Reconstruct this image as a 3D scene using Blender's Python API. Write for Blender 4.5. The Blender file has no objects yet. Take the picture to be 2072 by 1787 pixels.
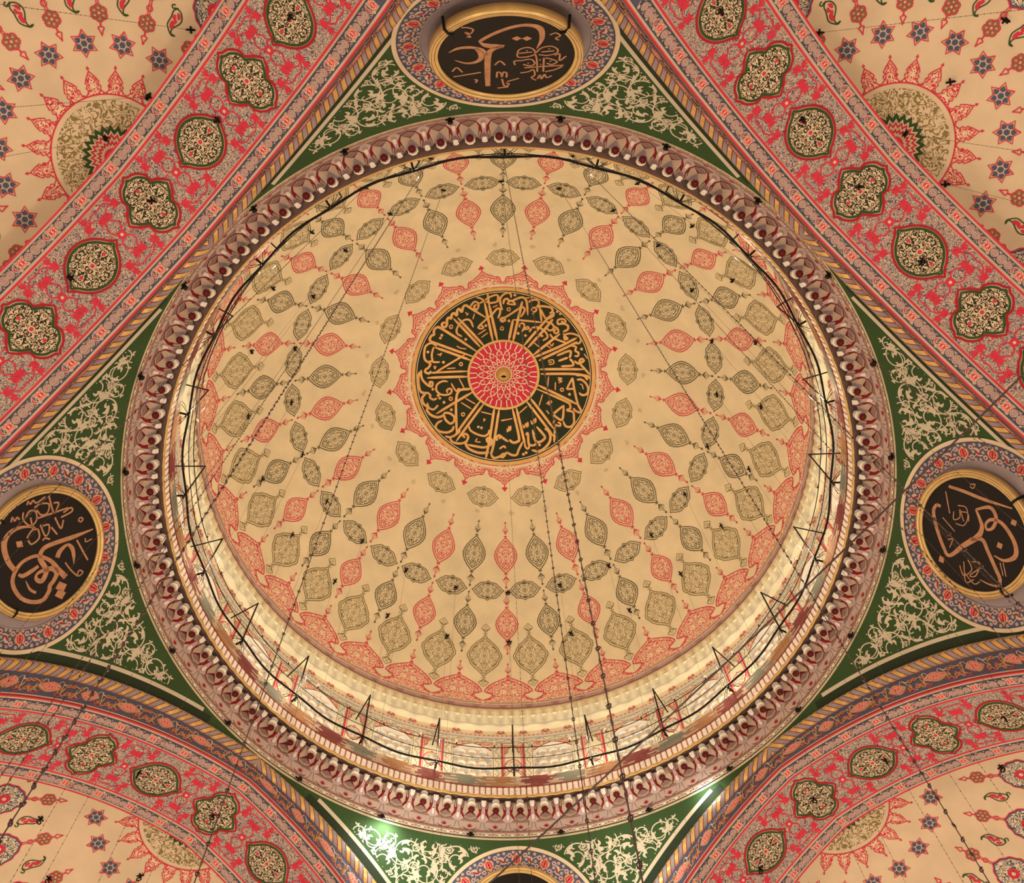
import bpy, math, random
import numpy as np
from mathutils import Matrix, Vector
from math import sin, cos, pi, radians as rad

SC = bpy.context.scene
COL = SC.collection

# ------------------------------------------------------------------ camera
cam_d = bpy.data.cameras.new('camera')
cam = bpy.data.objects.new('camera', cam_d)
COL.objects.link(cam)
SC.camera = cam
cam_d.sensor_width = 36.0
cam_d.sensor_fit = 'HORIZONTAL'
cam_d.lens = 2357.55 / 2072 * 36.0
cam_d.clip_end = 300
R_ = ((0.999688, 0.013603, -0.020953), (-0.019327, 0.952589, -0.303646), (0.015829, 0.303956, 0.952555))
CAMP = (-0.379, -9.8316, 0.0)
m4 = Matrix(((R_[0][0], -R_[1][0], -R_[2][0], CAMP[0]),
             (R_[0][1], -R_[1][1], -R_[2][1], CAMP[1]),
             (R_[0][2], -R_[1][2], -R_[2][2], CAMP[2]),
             (0, 0, 0, 1)))
cam.matrix_world = m4

# ------------------------------------------------------------------ light
W = bpy.data.worlds.new('hall_light')
SC.world = W
W.use_nodes = True
bg = W.node_tree.nodes['Background']
bg.inputs[0].default_value = (1.0, 0.66, 0.40, 1)
bg.inputs[1].default_value = 0.5
SC.view_settings.view_transform = 'Standard'
SC.view_settings.look = 'None'
SC.view_settings.exposure = 0.38
SC.view_settings.gamma = 1.0
SC.view_settings.use_curve_mapping = False

def lamp(name, kind, loc, energy, color=(1, 0.72, 0.45), size=0.3, target=None, spot=None):
    d = bpy.data.lights.new(name, kind)
    d.energy = energy
    d.color = color
    if kind == 'AREA':
        d.shape = 'DISK'
        d.size = size
    else:
        d.shadow_soft_size = size
    if spot:
        d.spot_size, d.spot_blend = spot
    o = bpy.data.objects.new(name, d)
    COL.objects.link(o)
    o.location = loc
    if target is not None:
        v = Vector(target) - Vector(loc)
        o.rotation_euler = v.to_track_quat('-Z', 'Y').to_euler()
    return o

# bulbs of the lamp ring light the drum and the dome
for k in range(12):
    a = rad(15 + 30 * k)
    lamp('ring_bulb_light', 'POINT', (7.75 * sin(a), 7.75 * cos(a), 27.75), 80, (1, 0.73, 0.45), 0.12)
# chandeliers far below in the hall
for (x, y, e) in ((0, -1, 1500), (-5.5, 3.5, 700), (5.5, 3.5, 700)):
    lamp('chandelier_light', 'POINT', (x, y, 5.5), e, (1, 0.68, 0.42), 1.5)
# chandeliers under the half domes
for (x, y) in ((-10.5, 10.5), (10.5, 10.5), (-10.5, -10.5), (10.5, -10.5)):
    lamp('side_chandelier_light', 'POINT', (x, y, 9.0), 1300, (1, 0.69, 0.44), 1.0)

# ------------------------------------------------------------------ geometry of the hall (metres)
ZC, RD = 29.37, 8.95            # main dome sphere
Z0, RS = 16.9, 12.35            # pendentive sphere
NF = 9.115                      # front plane of the arches
DEP = 2.47                      # depth of the arches
SR, SH, SO = 9.775, 14.775, 1.22    # intrados: radius, centre height, offset of the two centres
AC = math.asin(SO / SR)
FA, FH, FO = 9.23, 15.97, 0.50      # moulding line of the arches
FC = math.asin(FO / FA)
SDZ, SDR = 25.2, 9.0            # half domes: crown height, radius
NBK = NF + DEP

# ------------------------------------------------------------------ colours
def s2l(c):
    return c / 12.92 if c <= 0.04045 else ((c + 0.055) / 1.055) ** 2.4

ILL = (1.0, 0.70, 0.455)
def seen(h, k=1.0):
    r = [s2l(int(h[i:i + 2], 16) / 255.0) for i in (0, 2, 4)]
    return tuple(min(0.92, v / l * k) for v, l in zip(r, ILL)) + (1.0,)

C = dict(
    cream=seen('e2bb88'), pale=seen('eccf9f'), sand=seen('d9ae80'), stone=seen('c79d78'),
    red=seen('d0303a'), deepred=seen('a81c20'), maroon=seen('761a1c'),
    olive=seen('85693a'), dkolive=seen('5a4a2a'), green=seen('33431d'), dkgreen=seen('272d19'),
    blue=seen('514b54'), navy=seen('403b40'), wine=seen('54100f'), umber=seen('8a6450'), wall=seen('c0937a'), stain=seen('cfa877'), lipred=seen('8f4038'), lipgrey=seen('857a60'), liporange=seen('b5774a'), blossom=seen('c39a80'), gold=seen('d69a52'), orange=seen('c27a44'),
    taupe=seen('9a7d70'), black=seen('1a1512'), brown=seen('9a6650'), white=seen('f3e7cf'), grey=seen('8b8068'),
    pink=seen('c58f78'), flesh=seen('cfa283'), vine=seen('c9a880'))

MATS = {}
def newmat(name):
    m = bpy.data.materials.new(name)
    m.use_nodes = True
    nt = m.node_tree
    return m, nt, nt.nodes['Principled BSDF']

def paint(name, col, rough=0.75, metal=0.0, vary=0.10, scale=1.3):
    m, nt, b = newmat(name)
    b.inputs['Roughness'].default_value = rough
    b.inputs['Metallic'].default_value = metal
    b.inputs['Specular IOR Level'].default_value = 0.25
    tc = nt.nodes.new('ShaderNodeTexCoord')
    n = nt.nodes.new('ShaderNodeTexNoise')
    n.inputs['Scale'].default_value = scale
    n.inputs['Detail'].default_value = 5
    nt.links.new(tc.outputs['Object'], n.inputs['Vector'])
    mr = nt.nodes.new('ShaderNodeMapRange')
    mr.inputs['From Min'].default_value = 0.3
    mr.inputs['From Max'].default_value = 0.7
    mr.inputs['To Min'].default_value = 1 - vary
    mr.inputs['To Max'].default_value = 1 + vary * 0.6
    nt.links.new(n.outputs['Fac'], mr.inputs['Value'])
    mx = nt.nodes.new('ShaderNodeVectorMath')
    mx.operation = 'SCALE'
    mx.inputs[0].default_value = col[:3]
    nt.links.new(mr.outputs[0], mx.inputs['Scale'])
    nt.links.new(mx.outputs[0], b.inputs['Base Color'])
    MATS[name] = m
    return m

for k in C:
    if k in ('gold',):
        paint('paint_' + k, C[k], 0.38, 0.35, 0.15, 3)
    else:
        paint('paint_' + k, C[k])
paint('copper_leaf', seen('b9784e'), 0.45, 0.35, 0.2, 6)
paint('board_black', seen('17110e'), 0.6)
paint('iron_black', seen('120e0c', 0.8), 0.5, 0.3)
paint('iron_brown', seen('5a4238'), 0.38, 0.75)
paint('steel_links', seen('8d7462'), 0.30, 0.85)
paint('gilt_frame', seen('dda860'), 0.36, 0.45, 0.15, 4)

def arab(name, bgc, fg, scale=3.0, k=5.0, width=0.30, mirror='xy', third=None, thick=0.06, dist=0.8):
    """arabesque: mirrored level lines of a noise field, in painted coordinates (metres)"""
    m, nt, b = newmat(name)
    b.inputs['Roughness'].default_value = 0.75
    b.inputs['Specular IOR Level'].default_value = 0.25
    N, L = nt.nodes.new, nt.links.new
    uv = N('ShaderNodeUVMap')
    uv.uv_map = 'UVMap'
    sp = N('ShaderNodeSeparateXYZ')
    L(uv.outputs[0], sp.inputs[0])
    outs = []
    for ax, o in (('x', sp.outputs[0]), ('y', sp.outputs[1])):
        if ax in mirror:
            a = N('ShaderNodeMath')
            a.operation = 'ABSOLUTE'
            L(o, a.inputs[0])
            o = a.outputs[0]
        outs.append(o)
    cb = N('ShaderNodeCombineXYZ')
    L(outs[0], cb.inputs[0])
    L(outs[1], cb.inputs[1])
    def lines(sc, kk, wd, seed):
        n = N('ShaderNodeTexNoise')
        n.noise_dimensions = '4D'
        n.inputs['W'].default_value = seed
        n.inputs['Scale'].default_value = sc
        n.inputs['Detail'].default_value = 1.0
        n.inputs['Distortion'].default_value = dist
        L(cb.outputs[0], n.inputs['Vector'])
        mu = N('ShaderNodeMath')
        mu.operation = 'MULTIPLY'
        mu.inputs[1].default_value = kk
        L(n.outputs['Fac'], mu.inputs[0])
        fr = N('ShaderNodeMath')
        fr.operation = 'PINGPONG'
        fr.inputs[1].default_value = 0.5
        L(mu.outputs[0], fr.inputs[0])
        mr = N('ShaderNodeMapRange')
        mr.inputs['From Min'].default_value = wd - thick
        mr.inputs['From Max'].default_value = wd + thick
        mr.inputs['To Min'].default_value = 1
        mr.inputs['To Max'].default_value = 0
        L(fr.outputs[0], mr.inputs['Value'])
        return mr.outputs[0]
    def mix(f, a, c2):
        x = N('ShaderNodeMix')
        x.data_type = 'RGBA'
        L(f, x.inputs['Factor'])
        if isinstance(a, tuple):
            x.inputs['A'].default_value = a
        else:
            L(a, x.inputs['A'])
        x.inputs['B'].default_value = c2
        return x.outputs['Result']
    c = mix(lines(scale, k, width, 3.7), bgc, fg)
    if third:
        col3, sc3, k3, w3 = third
        c = mix(lines(sc3, k3, w3, 9.1), c, col3)
    L(c, b.inputs['Base Color'])
    MATS[name] = m
    return m

arab('arabesque_olive', C['cream'], C['olive'], 8.0, 7, 0.19, 'xy')
arab('arabesque_dkolive', C['cream'], C['dkolive'], 8.0, 7, 0.19, 'xy')
arab('arabesque_red', C['cream'], C['red'], 8.0, 7, 0.20, 'x')
arab('arabesque_red_fine', C['cream'], C['red'], 7.5, 7, 0.22, 'x')
arab('arabesque_green', C['dkgreen'], C['sand'], 7.5, 7, 0.24, 'xy', (C['red'], 9.0, 3, 0.012), 0.04)
arab('arabesque_sun', C['olive'], C['sand'], 6.0, 6, 0.27, '')
arab('arabesque_blue', C['cream'], C['blue'], 7.5, 7, 0.24, '', None)
arab('arabesque_navy', C['pale'], C['taupe'], 9, 6, 0.22, 'y')
arab('floral_ground', C['stone'], C['blue'], 11.0, 7, 0.21, '', (C['deepred'], 13.0, 4, 0.02), 0.05)
arab('floral_band', C['blue'], C['orange'], 5.0, 6, 0.16, 'y', (C['red'], 6.0, 5, 0.08))
arab('red_rosette', C['red'], C['cream'], 11, 7, 0.18, 'xy')
arab('orange_rosette', C['blossom'], C['maroon'], 16, 7, 0.17, 'xy')
arab('drum_scroll', C['pale'], C['taupe'], 10, 6, 0.13, 'y')

# ------------------------------------------------------------------ mesh builder
class MB:
    def __init__(s):
        s.V, s.F, s.M, s.U, s.n = [], [], [], [], 0
        s.names = []
    def mat(s, name):
        if name not in s.names:
            s.names.append(name)
        return s.names.index(name)
    def add(s, V, F, mat, UV=None, ok=None):
        V = np.asarray(V, float)
        F = np.asarray(F, int)
        if len(F) == 0:
            return
        if UV is None:
            UV = V[:, :2]
        UV = np.asarray(UV, float)
        if ok is not None:
            good = ok(V)
            F = F[good[F].all(1)]
            if len(F) == 0:
                return
        s.V.append(V)
        s.F.append(F + s.n)
        s.U.append(UV)
        s.M.append(np.full(len(F), s.mat(mat)))
        s.n += len(V)
    def build(s, name, parent=None, smooth=False):
        me = bpy.data.meshes.new(name)
        V = np.concatenate(s.V)
        U = np.concatenate(s.U)
        lens = np.concatenate([np.full(len(f), f.shape[1]) for f in s.F])
        loops = np.concatenate([f.ravel() for f in s.F])
        me.vertices.add(len(V))
        me.vertices.foreach_set('co', V.ravel())
        me.loops.add(len(loops))
        me.loops.foreach_set('vertex_index', loops)
        me.polygons.add(len(lens))
        st = np.concatenate([[0], np.cumsum(lens)[:-1]])
        me.polygons.foreach_set('loop_start', st)
        me.polygons.foreach_set('loop_total', lens)
        me.polygons.foreach_set('material_index', np.concatenate(s.M))
        if smooth:
            me.polygons.foreach_set('use_smooth', np.ones(len(lens), bool))
        uvl = me.uv_layers.new(name='UVMap')
        uvl.data.foreach_set('uv', U[loops].ravel())
        for n in s.names:
            me.materials.append(MATS[n])
        me.update(calc_edges=True)
        me.validate()
        o = bpy.data.objects.new(name, me)
        COL.objects.link(o)
        if parent:
            o.parent = parent
        return o

def tag(o, label=None, cat=None, group=None, kind=None):
    if label:
        o['label'] = label
    if cat:
        o['category'] = cat
    if group:
        o['group'] = group
    if kind:
        o['kind'] = kind
    return o

def empty(name, loc=(0, 0, 0), rz=0.0):
    o = bpy.data.objects.new(name, None)
    COL.objects.link(o)
    o.location = loc
    o.rotation_euler = (0, 0, rz)
    return o

def copy_tree(o, parent=None):
    c = o.copy()
    COL.objects.link(c)
    c.parent = parent
    for ch in list(o.children):
        copy_tree(ch, c)
    return c

def grid_faces(nu, nv, closed=False):
    """(nu x nv) vertex grid, index i*nv+j"""
    i = np.arange(nu if closed else nu - 1)
    j = np.arange(nv - 1)
    I, J = np.meshgrid(i, j, indexing='ij')
    I2 = (I + 1) % nu
    return np.stack([I * nv + J, I2 * nv + J, I2 * nv + J + 1, I * nv + J + 1], -1).reshape(-1, 4)

def P2(l):
    return np.array(l, float)

def smooth_line(P, n=6, closed=False):
    P = P2(P)
    if closed:
        Q = np.vstack([P[-1], P, P[0], P[1]])
    else:
        Q = np.vstack([2 * P[0] - P[1], P, 2 * P[-1] - P[-2]])
    out = []
    m = len(Q) - 3
    t = np.linspace(0, 1, n, endpoint=False)[:, None]
    for i in range(m):
        a, b, c, d = Q[i:i + 4]
        out.append(0.5 * ((2 * b) + (c - a) * t + (2 * a - 5 * b + 4 * c - d) * t ** 2 + (3 * b - a - 3 * c + d) * t ** 3))
    out = np.vstack(out)
    if not closed:
        out = np.vstack([out, P[-1]])
    return out

def resample(P, step, closed=False):
    P = P2(P)
    if closed:
        P = np.vstack([P, P[0]])
    d = np.r_[0, np.cumsum(np.hypot(*np.diff(P, axis=0).T))]
    n = max(2, int(round(d[-1] / step)) + 1)
    t = np.linspace(0, d[-1], n)
    Q = np.stack([np.interp(t, d, P[:, 0]), np.interp(t, d, P[:, 1])], 1)
    return Q[:-1] if closed else Q

def stroke(mb, f, P, w, mat, layer=1, closed=False, ok=None):
    P = P2(P)
    n = len(P)
    if closed:
        d = np.roll(P, -1, 0) - np.roll(P, 1, 0)
    else:
        d = np.gradient(P, axis=0)
    ln = np.hypot(d[:, 0], d[:, 1]) + 1e-12
    nrm = np.stack([-d[:, 1] / ln, d[:, 0] / ln], 1)
    w = np.broadcast_to(np.asarray(w, float), (n,))[:, None] * 0.5
    A, B = P + nrm * w, P - nrm * w
    UV = np.stack([A, B], 1).reshape(-1, 2)
    mb.add(f(UV, layer), grid_faces(n, 2, closed), mat, UV, ok)

def leaf(mb, f, P, w, mat, layer=1, ok=None, p=0.8):
    t = np.linspace(0, 1, len(P))
    stroke(mb, f, P, w * np.sin(pi * np.clip(t, 0.02, 0.98)) ** p, mat, layer, ok=ok)

def fill(mb, f, P, mat, layer=1, rings=2, c=None, uv0=(0, 0), ok=None):
    P = P2(P)
    n = len(P)
    c = P.mean(0) if c is None else P2(c)
    rr = np.linspace(1, 0, rings + 1)[:-1]
    pts = np.vstack([c + (P - c) * r for r in rr] + [c[None]])
    F = grid_faces(rings, n)
    # close around
    i = np.arange(n)
    q = []
    for r in range(rings - 1):
        q.append(np.stack([r * n + i, r * n + (i + 1) % n, (r + 1) * n + (i + 1) % n, (r + 1) * n + i], 1))
    UV = pts - P2(uv0)
    V = f(pts, layer)
    base = mb.n
    if q:
        mb.add(V, np.vstack(q), mat, UV, ok)
        tri = np.stack([(rings - 1) * n + i, (rings - 1) * n + (i + 1) % n, np.full(n, rings * n)], 1)
        mb.add(V, tri, mat, UV, ok)
    else:
        tri = np.stack([i, (i + 1) % n, np.full(n, n)], 1)
        mb.add(V, tri, mat, UV, ok)

def disc_pts(r, n=16, c=(0, 0), a0=0.0):
    a = a0 + np.arange(n) * 2 * pi / n
    return np.stack([c[0] + r * np.cos(a), c[1] + r * np.sin(a)], 1)

def xf(P, s=1.0, a=0.0, t=(0, 0), mx=False):
    P = P2(P).copy()
    if mx:
        P[:, 0] *= -1
    c_, s_ = cos(a), sin(a)
    return (P * s) @ np.array([[c_, s_], [-s_, c_]]) + P2(t)

def mirror_outline(half):
    """half: points from top (x=0) to bottom (x=0) with x>=0 -> closed outline"""
    h = P2(half)
    o = h[::-1].copy()
    o[:, 0] *= -1
    if abs(h[0, 0]) < 1e-6:
        o = o[:-1]
    if abs(h[-1, 0]) < 1e-6:
        o = o[1:]
    return np.vstack([h, o])

def curl(n=26, r=1.0, turns=1.25, shrink=0.2):
    t = np.linspace(0, 1, n)
    rr = r * (1 - (1 - shrink) * t)
    a = t * turns * 2 * pi
    return np.stack([rr * np.cos(a), rr * np.sin(a)], 1)

# ------------------------------------------------------------------ painted motifs (2D, metres)
def lens_outline(hw, hl, scal=0.045, n=9, m=40):
    y = np.linspace(-1, 1, 2 * m + 1)
    x = hw * (1 - np.abs(y) ** 1.75) * (1 + scal * np.abs(np.sin(n * pi * (y + 1) / 2)))
    half = np.stack([x, y * hl], 1)
    return mirror_outline(half)

def cart_outline(hw, hh):
    q = smooth_line([(0, 1.0), (0.10, 0.88), (0.2, 0.80), (0.32, 0.80), (0.46, 0.76), (0.58, 0.64), (0.64, 0.52), (0.74, 0.42), (0.80, 0.28), (0.88, 0.13), (1.0, 0)], 4)
    up = q
    dn = q[::-1].copy()
    dn[:, 1] *= -1
    half = np.vstack([up, dn[1:]])
    o = mirror_outline(half)
    return o * P2((hw, hh))

def flower_tail(mb, f, at, s, mat, flip, layer=2):
    """bar, three-petalled diamond and heart tip; grows along +y (flip: -y)"""
    T = lambda P: xf(P2(P) * P2((1, -1 if flip else 1)), s, 0, at)
    stroke(mb, f, T([(-0.12, 0.05), (0.12, 0.05)]), 0.075 * s, mat, layer)
    stroke(mb, f, T([(0, 0), (0, 0.2)]), 0.03 * s, mat, layer)
    dia = smooth_line([(0, 0.22), (0.08, 0.34), (0.21, 0.50), (0.17, 0.62), (0.06, 0.72), (0, 0.9)], 4)
    stroke(mb, f, T(mirror_outline(dia)), 0.022 * s, mat, layer, True)
    leaf(mb, f, T(smooth_line([(0, 0.24), (0.07, 0.42), (0.17, 0.52)], 4)), 0.07 * s, mat, layer)
    leaf(mb, f, T(smooth_line([(0, 0.24), (-0.07, 0.42), (-0.17, 0.52)], 4)), 0.07 * s, mat, layer)
    stroke(mb, f, T(mirror_outline(P2([(0, 0.46), (0.055, 0.58), (0, 0.72)]))), 0.025 * s, mat, layer, True)
    stroke(mb, f, T([(0, 0.88), (0, 1.02)]), 0.03 * s, mat, layer)
    fill(mb, f, T(mirror_outline(P2([(0, 1.2), (0.03, 1.12), (0.075, 1.06), (0.05, 1.0), (0.0, 1.0)]))), mat, layer, 1)

def medallion(mb, f, hw, hl, line, inner, layer=1):
    o = lens_outline(hw, hl)
    stroke(mb, f, o, 0.03, line, layer, True)
    i = lens_outline(hw * 0.84, hl * 0.84)
    fill(mb, f, i, inner, layer, 3)
    stroke(mb, f, i, 0.022, line, layer + 1, True)

def cartouche(mb, f, hw, hh, line, inner, layer=1):
    o = cart_outline(hw, hh)
    stroke(mb, f, o, 0.026, line, layer, True)
    i = o * 0.83
    fill(mb, f, i, inner, layer, 3)
    stroke(mb, f, i, 0.02, line, layer + 1, True)
    for s in (1, -1):
        fill(mb, f, P2([(0, 0.80 * hh * s), (0.16 * hw, 0.62 * hh * s), (-0.16 * hw, 0.62 * hh * s)]), line, layer + 1, 1)

def big_medallion(mb, f, hw, hl, line, inner, layer=1):
    half = smooth_line([(0, 1), (0.13, 0.87), (0.30, 0.74), (0.52, 0.6), (0.74, 0.42), (0.88, 0.2), (1.0, 0), (0.88, -0.2), (0.74, -0.42), (0.52, -0.6), (0.30, -0.74), (0.13, -0.87), (0, -1)], 5)
    t = np.linspace(0, 1, len(half))
    half = half * (1 + 0.02 * np.abs(np.sin(t * 10 * pi)))[:, None]
    o = mirror_outline(half) * P2((hw, hl))
    stroke(mb, f, o, 0.03, line, layer, True)
    fill(mb, f, o * 0.88, inner, layer, 3)
    stroke(mb, f, o * 0.88, 0.024, line, layer + 1, True)
    for s in (1, -1):
        T = lambda P: P2(P) * P2((1, s)) + P2((0, s * hl))
        stroke(mb, f, T([(0, 0), (0, 0.1)]), 0.02, line, layer)
        stroke(mb, f, T(smooth_line([(-0.07, 0.08), (-0.05, 0.05), (0.05, 0.05), (0.07, 0.08)], 4)), 0.02, line, layer)
        dia = smooth_line([(0, 0.10), (0.06, 0.16), (0.15, 0.24), (0.09, 0.32), (0, 0.42)], 4)
        stroke(mb, f, T(mirror_outline(dia)), 0.02, line, layer, True)
        leaf(mb, f, T([(0, 0.12), (0.05, 0.19), (0.12, 0.24)]), 0.04, line, layer)
        leaf(mb, f, T([(0, 0.12), (-0.05, 0.19), (-0.12, 0.24)]), 0.04, line, layer)
        stroke(mb, f, T(mirror_outline(P2([(0, 0.2), (0.04, 0.27), (0, 0.34)]))), 0.018, line, layer, True)

# ================================================================== MAIN DOME
LG = 0.006
def dome_polar(s, ph, layer):
    r = RD - LG * layer
    th = s / RD
    return np.stack([r * np.sin(th) * np.sin(ph), r * np.sin(th) * np.cos(ph), ZC + r * np.cos(th)], -1)

def dome_at(s0, ph0):
    """local painter: x to the right along the parallel, y outwards along the meridian"""
    rr = RD * sin(s0 / RD)
    def f(P, layer):
        return dome_polar(s0 + P[:, 1], ph0 - P[:, 0] / rr, layer)
    return f

def dome_ring(P, layer):
    """x = angle, y = distance from the crown along the meridian"""
    return dome_polar(P[:, 1], P[:, 0], layer)

dome = MB()
SB = 11.84
nu, nv = 288, 70
U, Vv = np.meshgrid(np.arange(nu) * 2 * pi / nu, np.linspace(0.02, SB + 0.03, nv), indexing='ij')
P = np.stack([U.ravel(), Vv.ravel()], 1)
dome.add(dome_ring(P, 0), grid_faces(nu, nv, True), 'paint_cream', P)

PH0 = rad(-0.45)
STEP = 2 * pi / 34
for k in range(34):
    ph = PH0 + k * STEP
    isred = (k % 2 == 0)
    line = 'paint_red' if isred else 'paint_dkolive'
    inn = 'arabesque_red' if isred else 'arabesque_dkolive'
    for (s0, hw, hl) in ((6.255, 0.362, 0.62), (8.73, 0.352, 0.59)):
        f = dome_at(s0, ph)
        medallion(dome, f, hw, hl, line, inn)
        flower_tail(dome, f, (0, hl + 0.01), 0.47, line, False)
        flower_tail(dome, f, (0, -hl - 0.01), 0.47, line, True)
    # base floral, one on every column
    f = dome_at(11.4, ph)
    half = smooth_line([(0, -0.68), (0.10, -0.60), (0.20, -0.56), (0.35, -0.47), (0.50, -0.38), (0.62, -0.28), (0.735, -0.11), (0.73, -0.03), (0.60, 0.00), (0.52, 0.05), (0.50, 0.11), (0.56, 0.20), (0.68, 0.27), (0.785, 0.33)], 4)
    o = np.vstack([half, half[::-1] * P2((-1, 1))])
    body = np.vstack([half, [(0.785, 0.43)], [(-0.785, 0.43)], half[::-1][:-1] * P2((-1, 1))])
    fill(dome, f, body, 'arabesque_red_fine', 1, 3, (0, -0.05))
    stroke(dome, f, half, 0.028, 'paint_red', 2)
    stroke(dome, f, half * P2((-1, 1)), 0.028, 'paint_red', 2)
    h2 = half * P2((0.9, 0.86)) + P2((0, 0.045))
    stroke(dome, f, h2, 0.02, 'paint_red', 2)
    stroke(dome, f, h2 * P2((-1, 1)), 0.02, 'paint_red', 2)
    flower_tail(dome, f, (0, -0.68), 0.45, 'paint_red', True)
    # between the columns: cartouches and large medallions
    pm = ph + STEP / 2
    cartouche(dome, dome_at(7.51, pm), 0.535, 0.355, 'paint_dkolive', 'arabesque_dkolive')
    big_medallion(dome, dome_at(9.94, pm), 0.55, 0.80, 'paint_olive', 'arabesque_olive')
    if not isred:
        cartouche(dome, dome_at(4.27, ph), 0.545, 0.37, 'paint_olive', 'arabesque_olive')
    else:
        # petals of the central medallion
        f = dome_at(3.35, ph)
        half = smooth_line([(0, 0.46), (0.06, 0.40), (0.12, 0.33), (0.24, 0.27), (0.34, 0.20), (0.45, 0.19), (0.51, 0.13), (0.53, 0.04), (0.61, -0.06)], 4)
        body = np.vstack([half, [(0.60, -0.15)], [(-0.60, -0.15)], half[::-1][:-1] * P2((-1, 1))])
        fill(dome, f, body, 'arabesque_red_fine', 1, 2, (0, 0.05))
        for sgn in (1, -1):
            stroke(dome, f, half * P2((sgn, 1)), 0.026, 'paint_red', 2)
            stroke(dome, f, (half * P2((sgn * 0.86, 0.8)) + P2((0, -0.02)))[:-3], 0.018, 'paint_red', 2)
        stroke(dome, f, [(0, 0.44), (0, 0.56)], 0.03, 'paint_red', 2)
        fill(dome, f, mirror_outline(P2([(0, 0.70), (0.04, 0.63), (0.09, 0.57), (0.05, 0.54), (0, 0.55)])), 'paint_red', 2, 1)

def dring(s0, s1, mat, layer, n=180):
    a = np.linspace(0, 2 * pi, n, endpoint=False)
    m = 2 + int(abs(s1 - s0) / 0.2)
    P = np.stack([np.repeat(a, m), np.tile(np.linspace(s0, s1, m), n)], 1)
    dome.add(dome_ring(P, layer), grid_faces(n, m, True), mat, np.stack([P[:, 0] * 3, P[:, 1]], 1))

dring(3.17, 3.26, 'paint_cream', 3)
dring(3.145, 3.17, 'paint_red', 3)
dring(3.02, 3.145, 'paint_gold', 4)
dring(2.985, 3.02, 'paint_black', 4)
dring(2.955, 2.985, 'paint_sand', 4)
dring(2.94, 2.955, 'paint_black', 4)
dring(1.22, 2.94, 'paint_dkgreen', 3)
dring(1.15, 1.23, 'paint_gold', 4)
dring(0.01, 1.15, 'paint_red', 3, 90)

def dflat(P, layer):
    """painter around the crown: x right, y outwards on the far side"""
    r = np.hypot(P[:, 0], P[:, 1])
    return dome_polar(r, np.arctan2(P[:, 0], P[:, 1]), layer)

# geometric star lattice of the red disc
def lat(P, w=0.024, closed=False):
    stroke(dome, dflat, P, w, 'paint_pale', 4, closed)
def pol(r, a):
    return P2((r * cos(a), r * sin(a)))
for k in range(18):
    a = k * 2 * pi / 18
    h = pi / 18
    # keyhole border
    for da in (-0.5, 0.5):
        lat([pol(0.93, a + da * h), pol(1.02, a + da * h * 0.9), pol(1.14, a + da * h * 0.9)], 0.034)
    lat([pol(0.93, a - 0.5 * h), pol(0.865, a), pol(0.93, a + 0.5 * h)])
    # outer and inner rings of six-pointed stars with linking petals
    for (r, s_, ph_) in ((0.76, 0.105, 0), (0.50, 0.075, h)):
        c_ = pol(r, a + ph_)
        st_ = [c_ + (s_ if j % 2 == 0 else s_ * 0.52) * pol(1, a + ph_ + j * pi / 6) for j in range(12)]
        lat(st_, 0.018, True)
    lat([pol(0.865, a), pol(0.76, a + h * 0.62), pol(0.63, a + h), pol(0.50, a + h * 0.5), pol(0.38, a)], 0.02)
    lat([pol(0.865, a), pol(0.76, a - h * 0.62), pol(0.63, a - h), pol(0.50, a - h * 0.5), pol(0.38, a)], 0.02)
    lat([pol(0.38, a), pol(0.33, a + h), pol(0.38, a + 2 * h)], 0.018)
lat(disc_pts(0.285, 40), 0.03, True)
# smoke stains above the upper hooks
rs_ = random.Random(2)
for k in range(24):
    ph = rad(2.5 + 15 * k)
    for j in range(3):
        o = [(rs_.uniform(0.6, 1.2) * 0.075 * cos(q * pi / 5), rs_.uniform(0.6, 1.2) * 0.075 * sin(q * pi / 5)) for q in range(10)]
        fill(dome, dome_at(4.82 + rs_.uniform(-0.05, 0.05), ph + rs_.uniform(-0.012, 0.012)), P2(o) * (1.0 - 0.25 * j), 'paint_stain', 1 + 0.3 * j, 1)

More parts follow.
